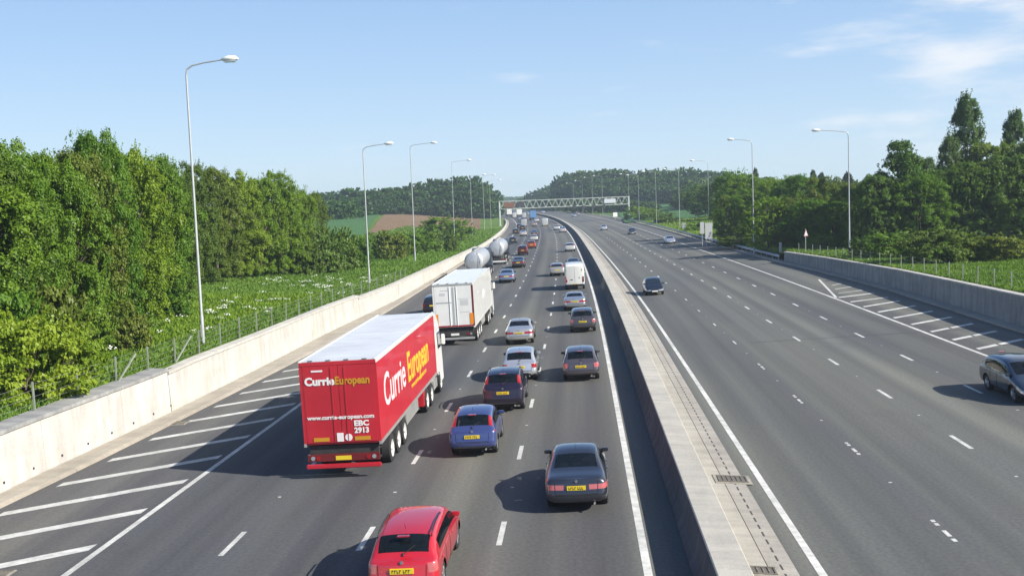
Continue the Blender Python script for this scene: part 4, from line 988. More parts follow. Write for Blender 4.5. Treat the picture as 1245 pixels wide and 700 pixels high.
        # interior: trim tub, front seats, rear bench
        g = MB(); zi = st[4][2] - .16; g.box(-wm_ + .16, wm_ - .16, st[2][0] * sc - L * sc / 2 + .12, yf_ + .35, .34, zi - .12)
        g.build('cabin_trim', M_UNDER, rt, bevel=.02)
        yb_ = yr_ + (.62 if kind != 'sedan' else .1); g = MB(); g.box(-.58 * width, .58 * width, yb_, yb_ + .16, .5, zi + .12); rb = g.build('rear_bench', M_SEAT, rt, bevel=.03)
        for x0 in (-.36, .36): g = MB(); g.box(x0 - .12, x0 + .12, yb_ + .02, yb_ + .12, zi + .125, zi + .27); g.build('headrest', M_SEAT, rb, bevel=.03)
        for x0 in (-.36, .36):
            g = MB(); g.box(x0 - .22, x0 + .22, yb_ + .95, yb_ + 1.08, .5, zi + .22); fs_ = g.build('front_seat', M_SEAT, rt, bevel=.04)
            g = MB(); g.box(x0 - .12, x0 + .12, yb_ + .97, yb_ + 1.06, zi + .225, zi + .40); g.build('headrest', M_SEAT, fs_, bevel=.03)
        g = MB(); g.box(-wm_ + .2, wm_ - .2, yf_ + .0, yf_ + .3, .6, zi + .02); g.build('dashboard', M_UNDER, rt, bevel=.04)
    if detail >= 2 and kind == 'van':
        yv = float(co[:, 1].min()) - .004
        g = MB(); g.box(-.008, .008, yv, yv + .06, .72, 2.2); g.build('door_gap', M_SEAM, rt)
        g = MB(); g.box(-.40, -.18, yv - .01, yv + .05, .98, 1.05); g.build('door_handle', M_BLK, rt)
        g = MB(); g.box(.42, .55, yv - .004, yv + .05, 1.15, 1.25); g.build('badge', M_SIGNG, rt)
        g = MB(); g.box(-.86, .86, yv - .05, yv + .12, .42, .56); g.build('rear_step', M_BLK, rt, bevel=.02)
        for sg in (1, -1):
            g = MB(); g.box(*sorted((sg * .80, sg * .90)), yv + .0, yv + .10, .75, 1.30); g.build('tail_light', M_TAIL, rt, bevel=.01)
            g = MB(); g.box(*sorted((sg * .74, sg * .78)), yv - .006, yv + .06, 1.9, 2.02); g.build('hinge', M_SIGNG, rt)
    bpy.data.meshes.remove(ev)
    body = parts['body'][0]
    # wheels
    wid = st[4][4] * width
    for wy in WY:
        for sg in (1, -1):
            xo = (wid - .03) * sg; xi = (wid - .23) * sg
            m = MB(); nseg = 28 if detail >= 2 else 12
            m.lathe_x([(xo - .0 * sg, wr * .66), (xo, wr * .72), (xo + .004 * sg, wr * .9), (xo - .03 * sg, wr), (xi, wr), (xi - .0 * sg, wr * .4)], wy, wr, nseg); w_ = m.build('wheel', M_RUB, rt, smooth=True)
            g = MB()
            if detail >= 2:
                g.lathe_x([(xo - .012 * sg, wr * .70), (xo - .01 * sg, wr * .62), (xo - .06 * sg, wr * .58)], wy, wr, 24)
                for q in range(5):
                    a = q * 2 * math.pi / 5 + .3
                    for da in (-.13, .13): g.bar((xo - .03 * sg, wy + math.cos(a + da * .3) * .05, wr + math.sin(a + da * .3) * .05), (xo - .022 * sg, wy + math.cos(a + da) * wr * .64, wr + math.sin(a + da) * wr * .64), .022, n=5)
                g.bar((xo - .05 * sg, wy, wr), (xo - .012 * sg, wy, wr), .06, n=12)
            else: g.lathe_x([(xo - .01 * sg, wr * .68), (xo - .02 * sg, .01)], wy, wr, 12)
            g.build('rim', M_RIM, w_, smooth=True)
    # mirrors
    ym = st[wf0][0] * sc - L * sc / 2 + .42; zm = st[5][2] + .06; wb = st[5][5] * width
    for sg in (1, -1):
        g = MB(); g.box(*sorted((sg * (wb - .08), sg * (wb + .13))), ym - .04, ym + .05, zm - .03, zm + .09)
        g.build('door_mirror', M_BLK if detail < 2 or kind in ('mpv', 'hatch') and sg < 0 else paint, rt, bevel=.022)
    yr = -L * sc / 2
    if plate:
        zp = st[0][2] - .15 if kind != 'van' else .55; yp = yr - .062 * 1.0
        # find the rear surface at the plate height
        sel = co[(np.abs(co[:, 0]) < .15 * width) & (np.abs(co[:, 2] - zp) < .10)]
        if len(sel): yp = float(sel[:, 1].min())
        g = MB(); g.box(-.26, .26, yp - .012, yp + .05, zp - .056, zp + .056); pl = g.build('number_plate', M_YPL, rt)
        if detail >= 2:
            rr = random.Random(int(s * 7)); x = -.215
            for q in range(7):      # blurred registration characters, each one bent stroke
                if q == 4: x += .03
                z0, z1 = zp - .037, zp + .037; t_ = .012; f_ = rr.choice((1, -1)); zz = (z0, z1) if f_ > 0 else (z1, z0)
                L_ = [(x, zz[0]), (x + .036, zz[0]), (x + .036, zz[0] + f_ * t_ * 2), (x + t_, zz[0] + f_ * t_ * 2), (x + t_, zz[1]), (x, zz[1])]
                cmh = bpy.data.meshes.new('character'); cmh.from_pydata([(a, yp - .016, c) for a, c in L_] + [(a, yp - .0125, c) for a, c in L_], [], [(0, 1, 2, 3, 4, 5), (11, 10, 9, 8, 7, 6)] + [(k, (k + 1) % 6, 6 + (k + 1) % 6, 6 + k) for k in range(6)])
                cmh.materials.append(M_BLK); link('character', cmh, pl); x += .055
        sel = co[(np.abs(co[:, 0]) < .15 * width) & (co[:, 1] > 0) & (np.abs(co[:, 2] - .42) < .12)]
        yf = float(sel[:, 1].max()) if len(sel) else -yr
        g = MB(); g.box(-.26, .26, yf - .03, yf + .012, .36, .47); g.build('number_plate', M_WPL, rt)
    if detail >= 2:
        zt = max(q[3] for q in st) * hscale
        i3 = 3; y3 = st[3][0] * sc - L * sc / 2
        if kind in ('estate', 'mpv', 'hatch'):
            g = MB(); g.box(-.14, .14, y3 - .10, y3 + .02, st[3][3] * hscale - .035, st[3][3] * hscale - .005); g.build('brake_light', M_TAIL, rt, bevel=.008)
            g = MB(); yb = st[2][0] * sc - L * sc / 2; zb2 = st[2][3] + .02
            g.bar((0.0, yb - .06, zb2), (.26, yb + .07, zb2 + .16), .010, n=5); g.bar((0, yb - .07, zb2 - .03), (0, yb - .02, zb2 + .02), .022, n=8); g.build('rear_wiper', M_BLK, rt)
        if roofrack:
            for sg in (1, -1):
                x = sg * (st[4][6] * width - .01); g = MB(); g.tube([(x, y3 + .12, zt - .14), (x, y3 + .22, zt - .055), (x, y3 + .9, zt - .01), (x, y3 + 1.55, zt - .03), (x, y3 + 1.68, zt - .13)], [.018] * 5, 8); g.build('roof_rail', M_BLK, rt, smooth=True)
        g = MB(); g.bar((0, y3 + .35, zt - .03), (0, y3 + .18, zt + .14), .008, n=5, r2=.004); g.build('aerial', M_BLK, rt)
        for sg in (1, -1):
            wm = st[4][4] * width
            for k, yh in enumerate((st[3][0] + .25, st[4][0] + .45)):
                yh = yh * sc - L * sc / 2; z = st[4][2] - .12
                g = MB(); g.bar((sg * (wm + .005), yh, z), (sg * (wm + .005), yh + .17, z), .016, n=6); g.build('door_handle', paint, rt)
        g = MB(); g.bar((.48 * width, yr - .05, .30), (.48 * width, yr + .2, .30), .03, n=10); g.build('exhaust', M_ALU, rt)
        # badge
        sel = co[(np.abs(co[:, 0]) < .12) & (np.abs(co[:, 2] - (st[0][2] + .03)) < .09) & (co[:, 1] < 0)]
        if len(sel):
            g = MB(); g.bar((0, float(sel[:, 1].min()) - .012, st[0][2] + .03), (0, float(sel[:, 1].min()) + .03, st[0][2] + .03), .038, n=14); g.build('badge', M_RIM, rt)
        # black rear bumper insert
        if kind in ('mpv', 'estate', 'hatch'):
            z0 = st[0][1] + .06
            sel = co[(np.abs(co[:, 0]) < .15) & (np.abs(co[:, 2] - z0) < .10) & (co[:, 1] < 0)]; yb = float(sel[:, 1].min()) if len(sel) else yr
            g = MB(); g.box(-.55 * width, .55 * width, yb - .008, yb + .05, z0 - .03, z0 + .03); g.build('bumper_strip', M_BLK, rt, bevel=.01)
    return rt

def near(kind, col, srear, u, label, **k):
    L = k.get('length') or BODY[kind]['L']; return car(kind, col, srear + L / 2, u, 1, label, nm=k.pop('nm', 'car'), **k)
GC = 'cars on the busy left carriageway'
near('estate', (.46, .014, .026), 22.1, -5.42, 'bright red estate car with roof rails, nearest to the camera', roofrack=True, lens='clear', metal=.1, group=GC, style='corner', width=.90, hscale=.96)
near('sedan', (.045, .048, .062), 28.45, -1.62, 'dark grey saloon alone beside the central barrier, nearest in the outer lane', lens='clear', metal=.6, group=GC)
near('hatch', (.055, .075, .215), 35.5, -5.24, 'blue hatchback with tall red tail lights beside the red lorry', metal=.4, group=GC, length=4.0, width=.96)
near('mpv', (.022, .016, .035), 43.2, -4.72, 'very dark people carrier just ahead of the blue hatchback', lens='red', metal=.4, group=GC, roofrack=True)
near('hatch', (.62, .64, .66), 50.6, -4.45, 'silver hatchback partly hidden by the dark people carrier', metal=.7, group=GC, length=4.2, lens='red', style='corner')
near('hatch', (.12, .105, .115), 49.9, -1.45, 'grey brown hatchback in the outer lane behind the small grey car', metal=.6, group=GC, length=4.2, width=1.03, lens='clear', style='corner')
near('sedan', (.60, .58, .54), 64.2, -5.22, 'champagne silver saloon level with the rear of the white lorry', metal=.7, group=GC, length=4.5, lens='red')
near('hatch', (.085, .08, .085), 68.6, -1.25, 'dark grey hatchback close behind a silver car in the outer lane', metal=.5, group=GC, length=4.2, lens='clear', style='corner')
near('sedan', (.42, .43, .43), 82.4, -1.75, 'silver coupe like car between the white van and the dark grey hatchback', metal=.7, group=GC, length=4.4, hscale=.95)
near('van', (.66, .66, .62), 102, -1.62, 'white high roofed van in the outer lane', metal=0, plate=True, group=GC, cat='van', nm='van', length=5.4, width=.98)
def far(kind, col, s, u, label, d=1, **k):
    L = k.get('length') or BODY[kind]['L']; k.setdefault('group', GC)
    return car(kind, col, s + (L / 2 if d > 0 else -L / 2), u, d, label, detail=1, nm=k.pop('nm', 'car'), plate=k.pop('plate', True), **k)
far('hatch', (.40, .39, .35), 121.5, -3.5, 'pale silver car just left of the white van')
far('sedan', (.03, .035, .05), 130, -1.5, 'dark car hidden but for its roof ahead of the white van')
far('sedan', (.20, .26, .36), 115.3, -9.05, 'light blue grey saloon right of the white lorry')
far('sedan', (.07, .06, .065), 141, -8.8, 'dark brownish saloon beside the second tanker')
far('estate', (.03, .02, .022), 85, -13.35, 'black car half hidden at the left of the white lorry')
far('mpv', (.10, .014, .014), 174, -9.3, 'dark red people carrier two cars ahead of the light blue saloon')
far('hatch', (.40, .07, .03), 197, -8.4, 'orange red car directly ahead of the dark red people carrier')
far('hatch', (.60, .60, .58), 230, -8.5, 'small white car ahead of the orange red car')
far('sedan', (.04, .045, .055), 260, -8.75, 'small dark car ahead of the white one in the second lane')
far('hatch', (.62, .62, .60), 177, -1.4, 'white car alone in the outer lane beyond the white van')
far('sedan', (.60, .60, .60), 275, -1.4, 'nearer of two white cars together beside the far barrier')
far('hatch', (.60, .61, .60), 297, -2.6, 'farther of two white cars together beside the far barrier')
far('hatch', (.03, .045, .06), 224, -12.9, 'dark blue car just ahead of the second tanker')
far('sedan', (.64, .64, .62), 266, -11.6, 'low white car in the inner lanes beyond the dark blue car')
far('estate', (.03, .03, .035), 283, -13.9, 'dark car in a queue by the hard shoulder line')
far('van', (.68, .68, .66), 341, -5.2, 'bright white van in the third lane far ahead', nm='van', cat='van', length=5.4)
far('sedan', (.40, .32, .31), 349, -8.6, 'pinkish silver car left of the bright white far van')
far('van', (.55, .55, .53), 347, -12.0, 'off white van among the queue near the hard shoulder', nm='van', cat='van', length=5)
far('mpv', (.05, .035, .04), 312, -12.4, 'dark maroon car in the inner queue behind the off white van')
far('estate', (.04, .04, .05), 330, -13.5, 'black car in the inner queue left of the maroon one')
far('hatch', (.66, .66, .65), 404, -6.7, 'white car tucked close behind the blue lorry')
far('hatch', (.50, .50, .5), 560, -1.6, 'tiny silver car ahead near the end of the visible barrier')
far('sedan', (.12, .16, .24), 640, -2, 'tiny blue grey car farthest along the outer lane')
far('mpv', (.05, .06, .08), 420, -11.5, 'small dark car left of the blue lorry')
far('sedan', (.3, .34, .4), 450, -12, 'small grey blue car in the far inner queue')
GO = 'oncoming cars on the quiet right carriageway'
car('estate', (.045, .065, .10), 43.35, 16.35, -1, 'blue grey estate car cut by the right edge of the view', nm='car', group=GO, metal=.6, roofrack=False, length=4.5, width=.97)
far('hatch', (.02, .024, .034), 99.4, 5.55, 'black oncoming hatchback nearest the median', -1, group=GO)
far('sedan', (.42, .46, .52), 194, 16.8, 'silver oncoming saloon in the nearside lane', -1, group=GO)
far('hatch', (.05, .045, .05), 247.5, 14.1, 'dark oncoming car left of the silver saloon', -1, group=GO)
far('hatch', (.55, .57, .60), 287, 9.9, 'white oncoming car in the middle of the far lanes', -1, group=GO)
far('hatch', (.4, .41, .45), 466, 12.4, 'tiny silver oncoming car under the gantry', -1, group=GO)
far('hatch', (.45, .25, .25), 497, 19.5 - 2.5, 'tiny pinkish oncoming car near the far right lane edge', -1, group=GO)
far('hatch', (.6, .55, .58), 600, 10.0, 'farthest pale oncoming car near the bend', -1, group=GO)

# ------------------------------------------------------------------ lorries
def lwheel(rt, x, y, sg, r=.52, w=.30, disc=True):
    m = MB(); xo = x * sg; xi = (x - w) * sg
    m.lathe_x([(xo, r * .62), (xo + .005 * sg, r * .86), (xo - .03 * sg, r), (xi, r), (xi, r * .4)], y, r, 28); q = m.build('wheel', M_RUB, rt, smooth=True)
    g = MB(); g.lathe_x([(xo - .004 * sg, r * .64), (xo - .02 * sg, r * .60), (xo - .10 * sg, r * .40), (xo - .06 * sg, r * .22), (xo + .01 * sg, r * .16), (xo + .012 * sg, .005)], y, r, 24); g.build('rim', M_STEELRIM, q, smooth=True)
def cab(rt, y0, m, h=3.7, w=2.46, m2=None):
    """tractor unit cab, back wall at y0"""
    g = MB(); n = len(g.v)
    prof = [(y0, 1.05), (y0, h - .35), (y0 + .25, h), (y0 + 1.2, h + .02), (y0 + 1.85, h - .45), (y0 + 2.12, 2.15), (y0 + 2.25, 1.2), (y0 + 2.25, .45), (y0 + 1.2, .42), (y0 + .9, .95)]
    for sg in (1, -1):
        for (y, z) in prof: g.v.append((sg * w / 2 * (1 if z < 3 else .95), y, z))
    k = len(prof)
    for i in range(k): j = (i + 1) % k; g.f.append((i, j, k + j, k + i)); g.m.append(0)
    g.f.append(tuple(range(k))); g.m.append(0); g.f.append(tuple(range(2 * k - 1, k - 1, -1))); g.m.append(0)
    c = g.build('cab', m, rt, bevel=.07)
    g = MB(); g.quad((-1.05, y0 + 1.93, 3.05), (1.05, y0 + 1.93, 3.05), (1.12, y0 + 2.13, 2.15), (-1.12, y0 + 2.13, 2.15)); g.build('windscreen', M_GLASS, rt)
    for sg in (1, -1):
        g = MB(); x = sg * (w / 2 + .008); g.quad((x, y0 + 1.0, 2.1), (x, y0 + 1.95, 2.1), (x * .985, y0 + 1.75, 2.85), (x * .985, y0 + 1.0, 2.85)); g.build('side_window', M_GLASS, rt)
        g = MB(); g.box(min(sg * 1.24, sg * 1.42), max(sg * 1.24, sg * 1.42), y0 + 2.0, y0 + 2.12, 2.15, 2.65); g.build('door_mirror', m, rt, bevel=.03)
def lorry(s_rear, u, label, box_m, side_m, roof_m, cab_m, kind, hb=3.95, Lb=13.6, yaw=0.0, small=False):
    X, Y, T = cv(s_rear + Lb / 2); r = empty('lorry', W(s_rear + Lb / 2, u), label, 'lorry', rz=-T + yaw, ry=-CL, group='lorries and tankers')
    y0 = -Lb / 2; y1 = Lb / 2; w = 1.275; zf = 1.12
    g = MB(); g.box(-w + .03, w - .03, y0 + .03, y1 - .03, zf + .06, hb - .06); g.build('box_body', side_m, r)
    g = MB(); g.box(-w, w, y0 + .05, y1 - .05, hb - .059, hb, 0)
    for k in range(1, 14): g.box(-w + .08, w - .08, y0 + k * Lb / 14 - .015, y0 + k * Lb / 14 + .015, hb + .0005, hb + .012, 0)
    g.build('roof', roof_m, r)
    for sg in (1, -1):
        g = MB(); x0, x1 = sorted((sg * (w - .029), sg * (w + .004)))
        g.box(x0, x1, y0 + .1, y1 - .1, zf + .12, hb - .14); g.build('side_curtain', side_m, r)
        g = MB(); x0, x1 = sorted((sg * (w - .06), sg * (w + .02))); g.box(x0, x1, y0, y1, hb - .13, hb + .025); g.build('top_rail', M_WHITE if kind != 'far' else roof_m, r, bevel=.01)
        g = MB(); g.box(x0, x1, y0, y1, zf, zf + .11); g.build('side_rail', M_ALU if kind == 'red' else M_WHITE, r)
        for yy in (y0, y1 - .12): g = MB(); g.box(*sorted((sg * (w - .10), sg * (w + .012))), yy + .002, yy + .11, zf + .112, hb - .132); g.build('corner_post', box_m, r)
    g = MB(); g.box(-w + .1, w - .1, y1 - .03, y1 + .01, zf + .1, hb - .12); g.build('front_board', M_WHITE, r)
    # rear doors
    for sg in (1, -1):
        g = MB(); g.box(*sorted((.006 * sg, (w - .101) * sg)), y0 - .008, y0 + .028, zf + .12, hb - .15); d = g.build('rear_door', box_m, r, bevel=.006)
        for xx in (.22, ):
            g = MB(); g.bar((sg * xx, y0 - .03, zf + .14), (sg * xx, y0 - .03, hb - .18), .007 if kind == 'red' else .014, n=6); g.build('lock_bar', M_TRED if kind == 'red' else M_LAMP, d)
    g = MB(); g.box(-w, w, y0 - .015, y0 + .04, hb - .14, hb - .02); g.build('rear_header', box_m if kind == 'red' else M_ALU, r)
    g = MB()
    for xx in (-.9, -.3, .3, .9): g.box(xx - .08, xx + .08, y0 - .02, y0 + .02, hb + .0, hb + .03)
    g.build('marker_lights', M_BLK, r)
    # chassis
    g = MB(); g.box(-.5, -.36, y0 + .2, y1 - .4, .82, zf - .004); g.box(.36, .5, y0 + .2, y1 - .4, .82, zf - .004); g.box(-1.15, 1.15, y0 + .15, y0 + .35, .78, zf - .004)
    for k in range(9): yy = y0 + .8 + k * 1.4; g.box(-1.1, 1.1, yy, yy + .08, .95, zf - .006)
    g.build('chassis', M_CHAS, r)
    # tail beam
    tb = box_m if kind == 'red' else M_CHAS
    g = MB(); g.box(-1.2, 1.2, y0 - .03, y0 + .08, .62, .86); g.build('light_bar', M_CHAS if kind != 'red' else M_DRED, r, bevel=.01)
    g = MB(); g.box(-1.24, 1.24, y0 - .10, y0 + .02, .40, .54); g.build('under_run_bar', tb if kind == 'red' else M_ALU, r, bevel=.02)
    for sg in (1, -1):
        for j, xx in enumerate((1.02, .84)):
            g = MB(); g.bar((sg * xx, y0 - .05, .74), (sg * xx, y0 - .02, .74), .07, n=14); g.build('tail_light', M_TAIL if j else M_HEAD, r)
    g = MB(); g.box(-.26, .26, y0 - .045, y0 - .03, .66, .80); pl = g.build('number_plate', M_YPL if kind == 'red' else M_WPL, r)
    for sg in (1, -1):
        for k in range(3): lwheel(r, 1.24, y0 + 2.1 + k * 1.32, sg, .50)
        g = MB(); g.box(*sorted((sg * 1.06, sg * 1.16)), y0 + 5.6, y0 + 8.6, .5, .98); g.build('side_guard', M_ALU, r, bevel=.02)
        g = MB(); g.box(*sorted((sg * .62, sg * 1.18)), y0 + 9.9, y0 + 10.45, .35, 1.10); g.build('mudguard', side_m if kind == 'red' else M_CHAS, r, bevel=.02)
    # tractor
    yc = y1 + .35
    cab(r, yc, cab_m, 3.75)
    g = MB(); g.box(-.45, .45, y1 - 4.2, yc + 1.5, .6, .95); g.build('tractor_frame', M_CHAS, r)
    for sg in (1, -1):
        for yy in (y1 - 2.9, y1 - 1.55): lwheel(r, 1.24, yy, sg, .50)
        lwheel(r, 1.22, yc + 1.35, sg, .50)
        g = MB(); g.box(*sorted((sg * .7, sg * 1.2)), y1 - .75, y1 + .55, .42, .98); g.build('fuel_tank', M_ALU, r, bevel=.08)
        g = MB(); g.box(*sorted((sg * 1.16, sg * 1.22)), yc - .30, yc + .02, 1.0, 3.55); g.build('wind_fairing', cab_m, r, bevel=.02)
    return r, y0, y1, w, zf, hb
r, y0, y1, w, zf, hb = lorry(33.5, -9.28, 'red curtain sided articulated lorry with white roof and yellow lettering', M_TRED, M_TRED, M_TROOF, M_WHITE, 'red')
xs = w + .006
text_obj('Currie', 1.6, M_LETS, r, (xs, y0 + 1.0, 2.12), (R(90), 0, R(90)), .02, 1.02)
text_obj('European', 1.6, M_LETY, r, (xs, y0 + 5.9, 2.12), (R(90), 0, R(90)), .03, .90)
text_obj('www.currie-european.com', .30, M_LETY, r, (xs, y0 + 6.6, 1.75), (R(90), 0, R(90)), .004, 1.2)
text_obj('www.currie-european.com', .30, M_LETW, r, (-xs, y1 - 4, 1.62), (R(90), 0, R(-90)), .004, 1.2)
text_obj('Currie', 1.75, M_LETW, r, (-xs, y1 - 1.15, 2.0), (R(90), 0, R(-90)), .02, .92)
text_obj('European', 1.75, M_LETY, r, (-xs, y1 - 5.75, 2.0), (R(90), 0, R(-90)), .03, .80)
yb = y0 - .012
yb = y0 - .02
text_obj('Currie', .36, M_LETW, r, (-1.12, yb, 3.17), (R(90), 0, 0), .016, 1.02)
text_obj('European', .36, M_OCH, r, (-.12, yb, 3.17), (R(90), 0, 0), .012, .84)
text_obj('www.currie-european.com', .19, M_LETW, r, (0, yb, 2.02), (R(90), 0, 0), .006, 1.07, align='CENTER')
text_obj('EBC', .245, M_LETW, r, (.42, yb, 1.775), (R(90), 0, 0), .010, 1.15)
text_obj('2913', .245, M_LETW, r, (.42, yb, 1.54), (R(90), 0, 0), .010, 1.0)
g = MB(); g.box(-.88, -.50, yb - .001, yb + .001, 3.60, 3.66); g.build('small_notice', M_LETW, r)
for x in (-.95, .42): g = MB(); g.box(x, x + .52, yb - .003, yb + .003, 1.29, 1.42); g.build('reflector_panel', M_OCH, r)
g = MB(); g.box(-.17, .05, yb - .002, yb + .002, 1.27, 1.56); g.build('notice', M_LETW, r)
g = MB(); g.bar((.22, yb - .002, 1.40), (.22, yb + .003, 1.40), .12, n=20); g.build('round_badge', M_LETW, r)
g = MB(); g.bar((1.0, y0 + .45, .55), (1.85, y0 + .35, .55), .03, n=6); 
r, y0, y1, w, zf, hb = lorry(65.6, -9.33, 'white box lorry with orange marked rear corners ahead of the red lorry', M_WHITE, M_WHITE, M_WHITE, M_WHITE, 'white')
yb = y0 - .012
g = MB(); g.box(-.06, .06, yb - .004, yb + .004, 1.3, 3.7); g.build('centre_seal', M_SIGNG, r)
g = MB(); g.box(-1.1, -.12, yb - .003, yb + .003, 2.72, 2.80); g.build('door_band', M_SIGNG, r)
for x in (-1.24, 1.0): g = MB(); g.box(x, x + .24, yb - .012, yb - .006, 1.35, 2.05); g.build('reflector_panel', M_AMB, r)
g = MB(); g.box(-1.2, 1.2, yb - .013, yb - .007, 1.22, 1.31); g.build('reflector_strip', M_TAIL, r)
for (x, z, ww, hh) in ((-.85, 3.2, .35, .18), (.45, 2.55, .5, .35), (-.8, 3.5, .5, .06), (.3, 2.95, .7, .04), (.4, 2.1, .6, .05)):
    g = MB(); g.box(x, x + ww, yb - .002, yb + .002, z, z + hh); g.build('faded_mark', mat('faded_grey', (.50, .52, .52), .6), r)
for (a, b, c, d) in ((y0 + 6.5, y0 + 8, 2.3, 2.9), (y0 + 8.3, y0 + 8.9, 2.5, 2.7), (y0 + 3, y0 + 4.2, 3.0, 3.1)):
    g = MB(); g.box(w + .003, w + .008, a, b, c, d); g.build('faded_mark', mat('faded_grey', (.50, .52, .52), .6), r)
g = MB(); g.box(w - .11, w + .014, y0 - .006, y0 + .10, zf + .114, hb - .135); g.build('dark_corner_post', M_DRED, r)

def tanker(s_rear, u, label, Lb=10.8, rad=1.25, zc=2.35, band=False):
    T = float(cv(s_rear + Lb / 2)[2]); r = empty('tanker_lorry', W(s_rear + Lb / 2, u), label, 'tanker', rz=-T, ry=-CL, group='lorries and tankers'); y0, y1 = -Lb / 2, Lb / 2
    m = MB(); n = 32; prof = [(y0, .03), (y0 + .05, rad * .70), (y0 + .12, rad * .92), (y0 + .24, rad), (y0 + Lb * .5, rad), (y1 - .42, rad), (y1 - .22, rad * .85), (y1 - .06, rad * .55), (y1, .03)]
    k = len(m.v)
    for y, rr in prof:
        for j in range(n): a = 2 * math.pi * j / n; m.v.append((rr * math.cos(a), y, zc + rr * math.sin(a)))
    for i in range(len(prof) - 1):
        for j in range(n): a = k + i * n + j; b = k + i * n + (j + 1) % n; m.f.append((a, b, b + n, a + n)); m.m.append(0)
    m.build('tank', M_TANK, r, smooth=True, angle=60)
    for q in range(6):
        y = y0 + .6 + q * (Lb - 1.2) / 5; g = MB()
        g.v = []
        for yy in (y - .03, y + .03):
            for j in range(n): a = 2 * math.pi * j / n; g.v.append(((rad + .015) * math.cos(a), yy, zc + (rad + .015) * math.sin(a)))
        for j in range(n): g.f.append((j, (j + 1) % n, n + (j + 1) % n, n + j)); g.m.append(0)
        g.build('tank_band', M_ALU if not band or q else M_CHAS, r, smooth=True)
    g = MB(); g.box(-.3, .3, y0 + 1.5, y1 - 1.5, zc + rad - .02, zc + rad + .06); g.build('catwalk', M_ALU, r)
    for q in range(4): g = MB(); g.bar((0, y0 + 2 + q * 2.2, zc + rad + .05), (0, y0 + 2 + q * 2.2, zc + rad + .18), .22, n=16); g.build('hatch', M_ALU, r)
    g = MB()
    for x in (.72, .98): g.bar((x, y0 - .12, .9), (x * .55, y0 + .1, zc + rad * .9), .02, n=6)
    for q in range(8): t = q / 7; g.bar((.72 - .32 * t, y0 - .12 + .2 * t, 1 + 2.3 * t), (.98 - .44 * t, y0 - .12 + .2 * t, 1 + 2.3 * t), .015, n=5)
    g.build('ladder', M_ALU, r)
    g = MB(); g.box(-.5, .5, y0 + .2, y1, .75, 1.1); g.box(-1.2, 1.2, y0 + .3, y0 + .5, .75, 1.3); g.build('chassis', M_CHAS, r)
    g = MB(); g.box(-1.24, 1.24, y0 - .15, y0 + .0, .42, .62); g.build('under_run_bar', M_WHITE, r, bevel=.02)
    g = MB(); g.box(-1.2, 1.2, y0 - .12, y0 - .04, .70, .92); g.build('light_bar', M_CHAS, r)
    for sg in (1, -1): g = MB(); g.box(*sorted((sg * .75, sg * 1.12)), y0 - .14, y0 - .121, .74, .88); g.build('tail_light', M_TAIL, r)
    for sg in (1, -1):
        for q in range(3): lwheel(r, 1.24, y0 + 1.5 + q * 1.3, sg, .5)
        for yy in (y1 - 1.9, y1 - .6, y1 + 2.1): lwheel(r, 1.24, yy, sg, .5)
        g = MB(); g.box(*sorted((sg * .95, sg * 1.24)), y0 + .7, y0 + 4.9, 1.06, 1.12); g.build('mudguard', M_ALU, r)
    cab(r, y1 + .5, mat('tanker_cab', (.05, .07, .10), .35, 0, .8), 3.3); g = MB(); g.box(-.45, .45, y1 - .3, y1 + 2, .6, .95); g.build('tractor_frame', M_CHAS, r)
tanker(120.5, -13.0, 'nearer polished tanker lorry beside the left wall, ahead of the white lorry', 11.5, 1.12, 2.32, True)
tanker(151.0, -12.25, 'farther polished tanker lorry with rear ladder and white bumper', 11.5, 1.15, 2.32)
M_BLORRY = mat('light_blue_panel', (.10, .22, .42), .5)
def small_lorry(s, u, mm, label, Lb=9, hb=3.8): 
    T = float(cv(s)[2]); r = empty('lorry', W(s, u), label, 'lorry', rz=-T, group='lorries and tankers')
    g = MB(); g.box(-1.25, 1.25, 0, Lb, 1.1, hb); g.build('box_body', mm, r, bevel=.03)
    g = MB(); g.box(-1.1, 1.1, -.01, -.004, 1.25, hb - .2); g.build('rear_door', mm, r)
    g = MB(); g.box(-.5, .5, .2, Lb + 1, .7, 1.09); g.box(-1.2, 1.2, -.05, .1, .5, .75); g.build('chassis', M_CHAS, r)
    cab(r, Lb + .3, M_WHITE, 3.2)
    for sg in (1, -1):
        for yy in (1.5, 2.8, Lb + 1.6): lwheel(r, 1.22, yy, sg, .48)
small_lorry(432, -7.0, M_BLORRY, 'light blue lorry ahead of the small white car in the distance')
small_lorry(520, -9.2, M_WHITE, 'distant white lorry left of the light blue lorry', 8)
small_lorry(545, -12.9, M_WHITE, 'distant white lorry at the left end of the queue', 8)
small_lorry(600, -9.3, M_DKSIGN, 'distant dark lorry in the haze beyond the white lorries', 8)
far('van', (.66, .66, .64), 500, -12.6, 'distant white van at the far left of the queue', nm='van', cat='van', length=5)
far('van', (.6, .6, .6), 480, -9.0, 'distant white van left of the light blue lorry', nm='van', cat='van', length=5)

# ------------------------------------------------------------------ air
HAZE = 0.00027
if HAZE:
    g = MB(); g.box(-1500, 1500, -160, 2600, -2.6, 42)
    hm = bpy.data.materials.new('haze'); hm.use_nodes = True; nt = hm.node_tree; nt.nodes.clear()
    ou = N(nt, 'ShaderNodeOutputMaterial'); pv = N(nt, 'ShaderNodeVolumePrincipled'); pv.inputs['Density'].default_value = HAZE; pv.inputs['Color'].default_value = (.72, .86, 1, 1); pv.inputs['Anisotropy'].default_value = .2
    nt.links.new(pv.outputs[0], ou.inputs['Volume']); tag(g.build('haze', hm), 'thin pale air over the whole place', 'haze', kind='stuff')

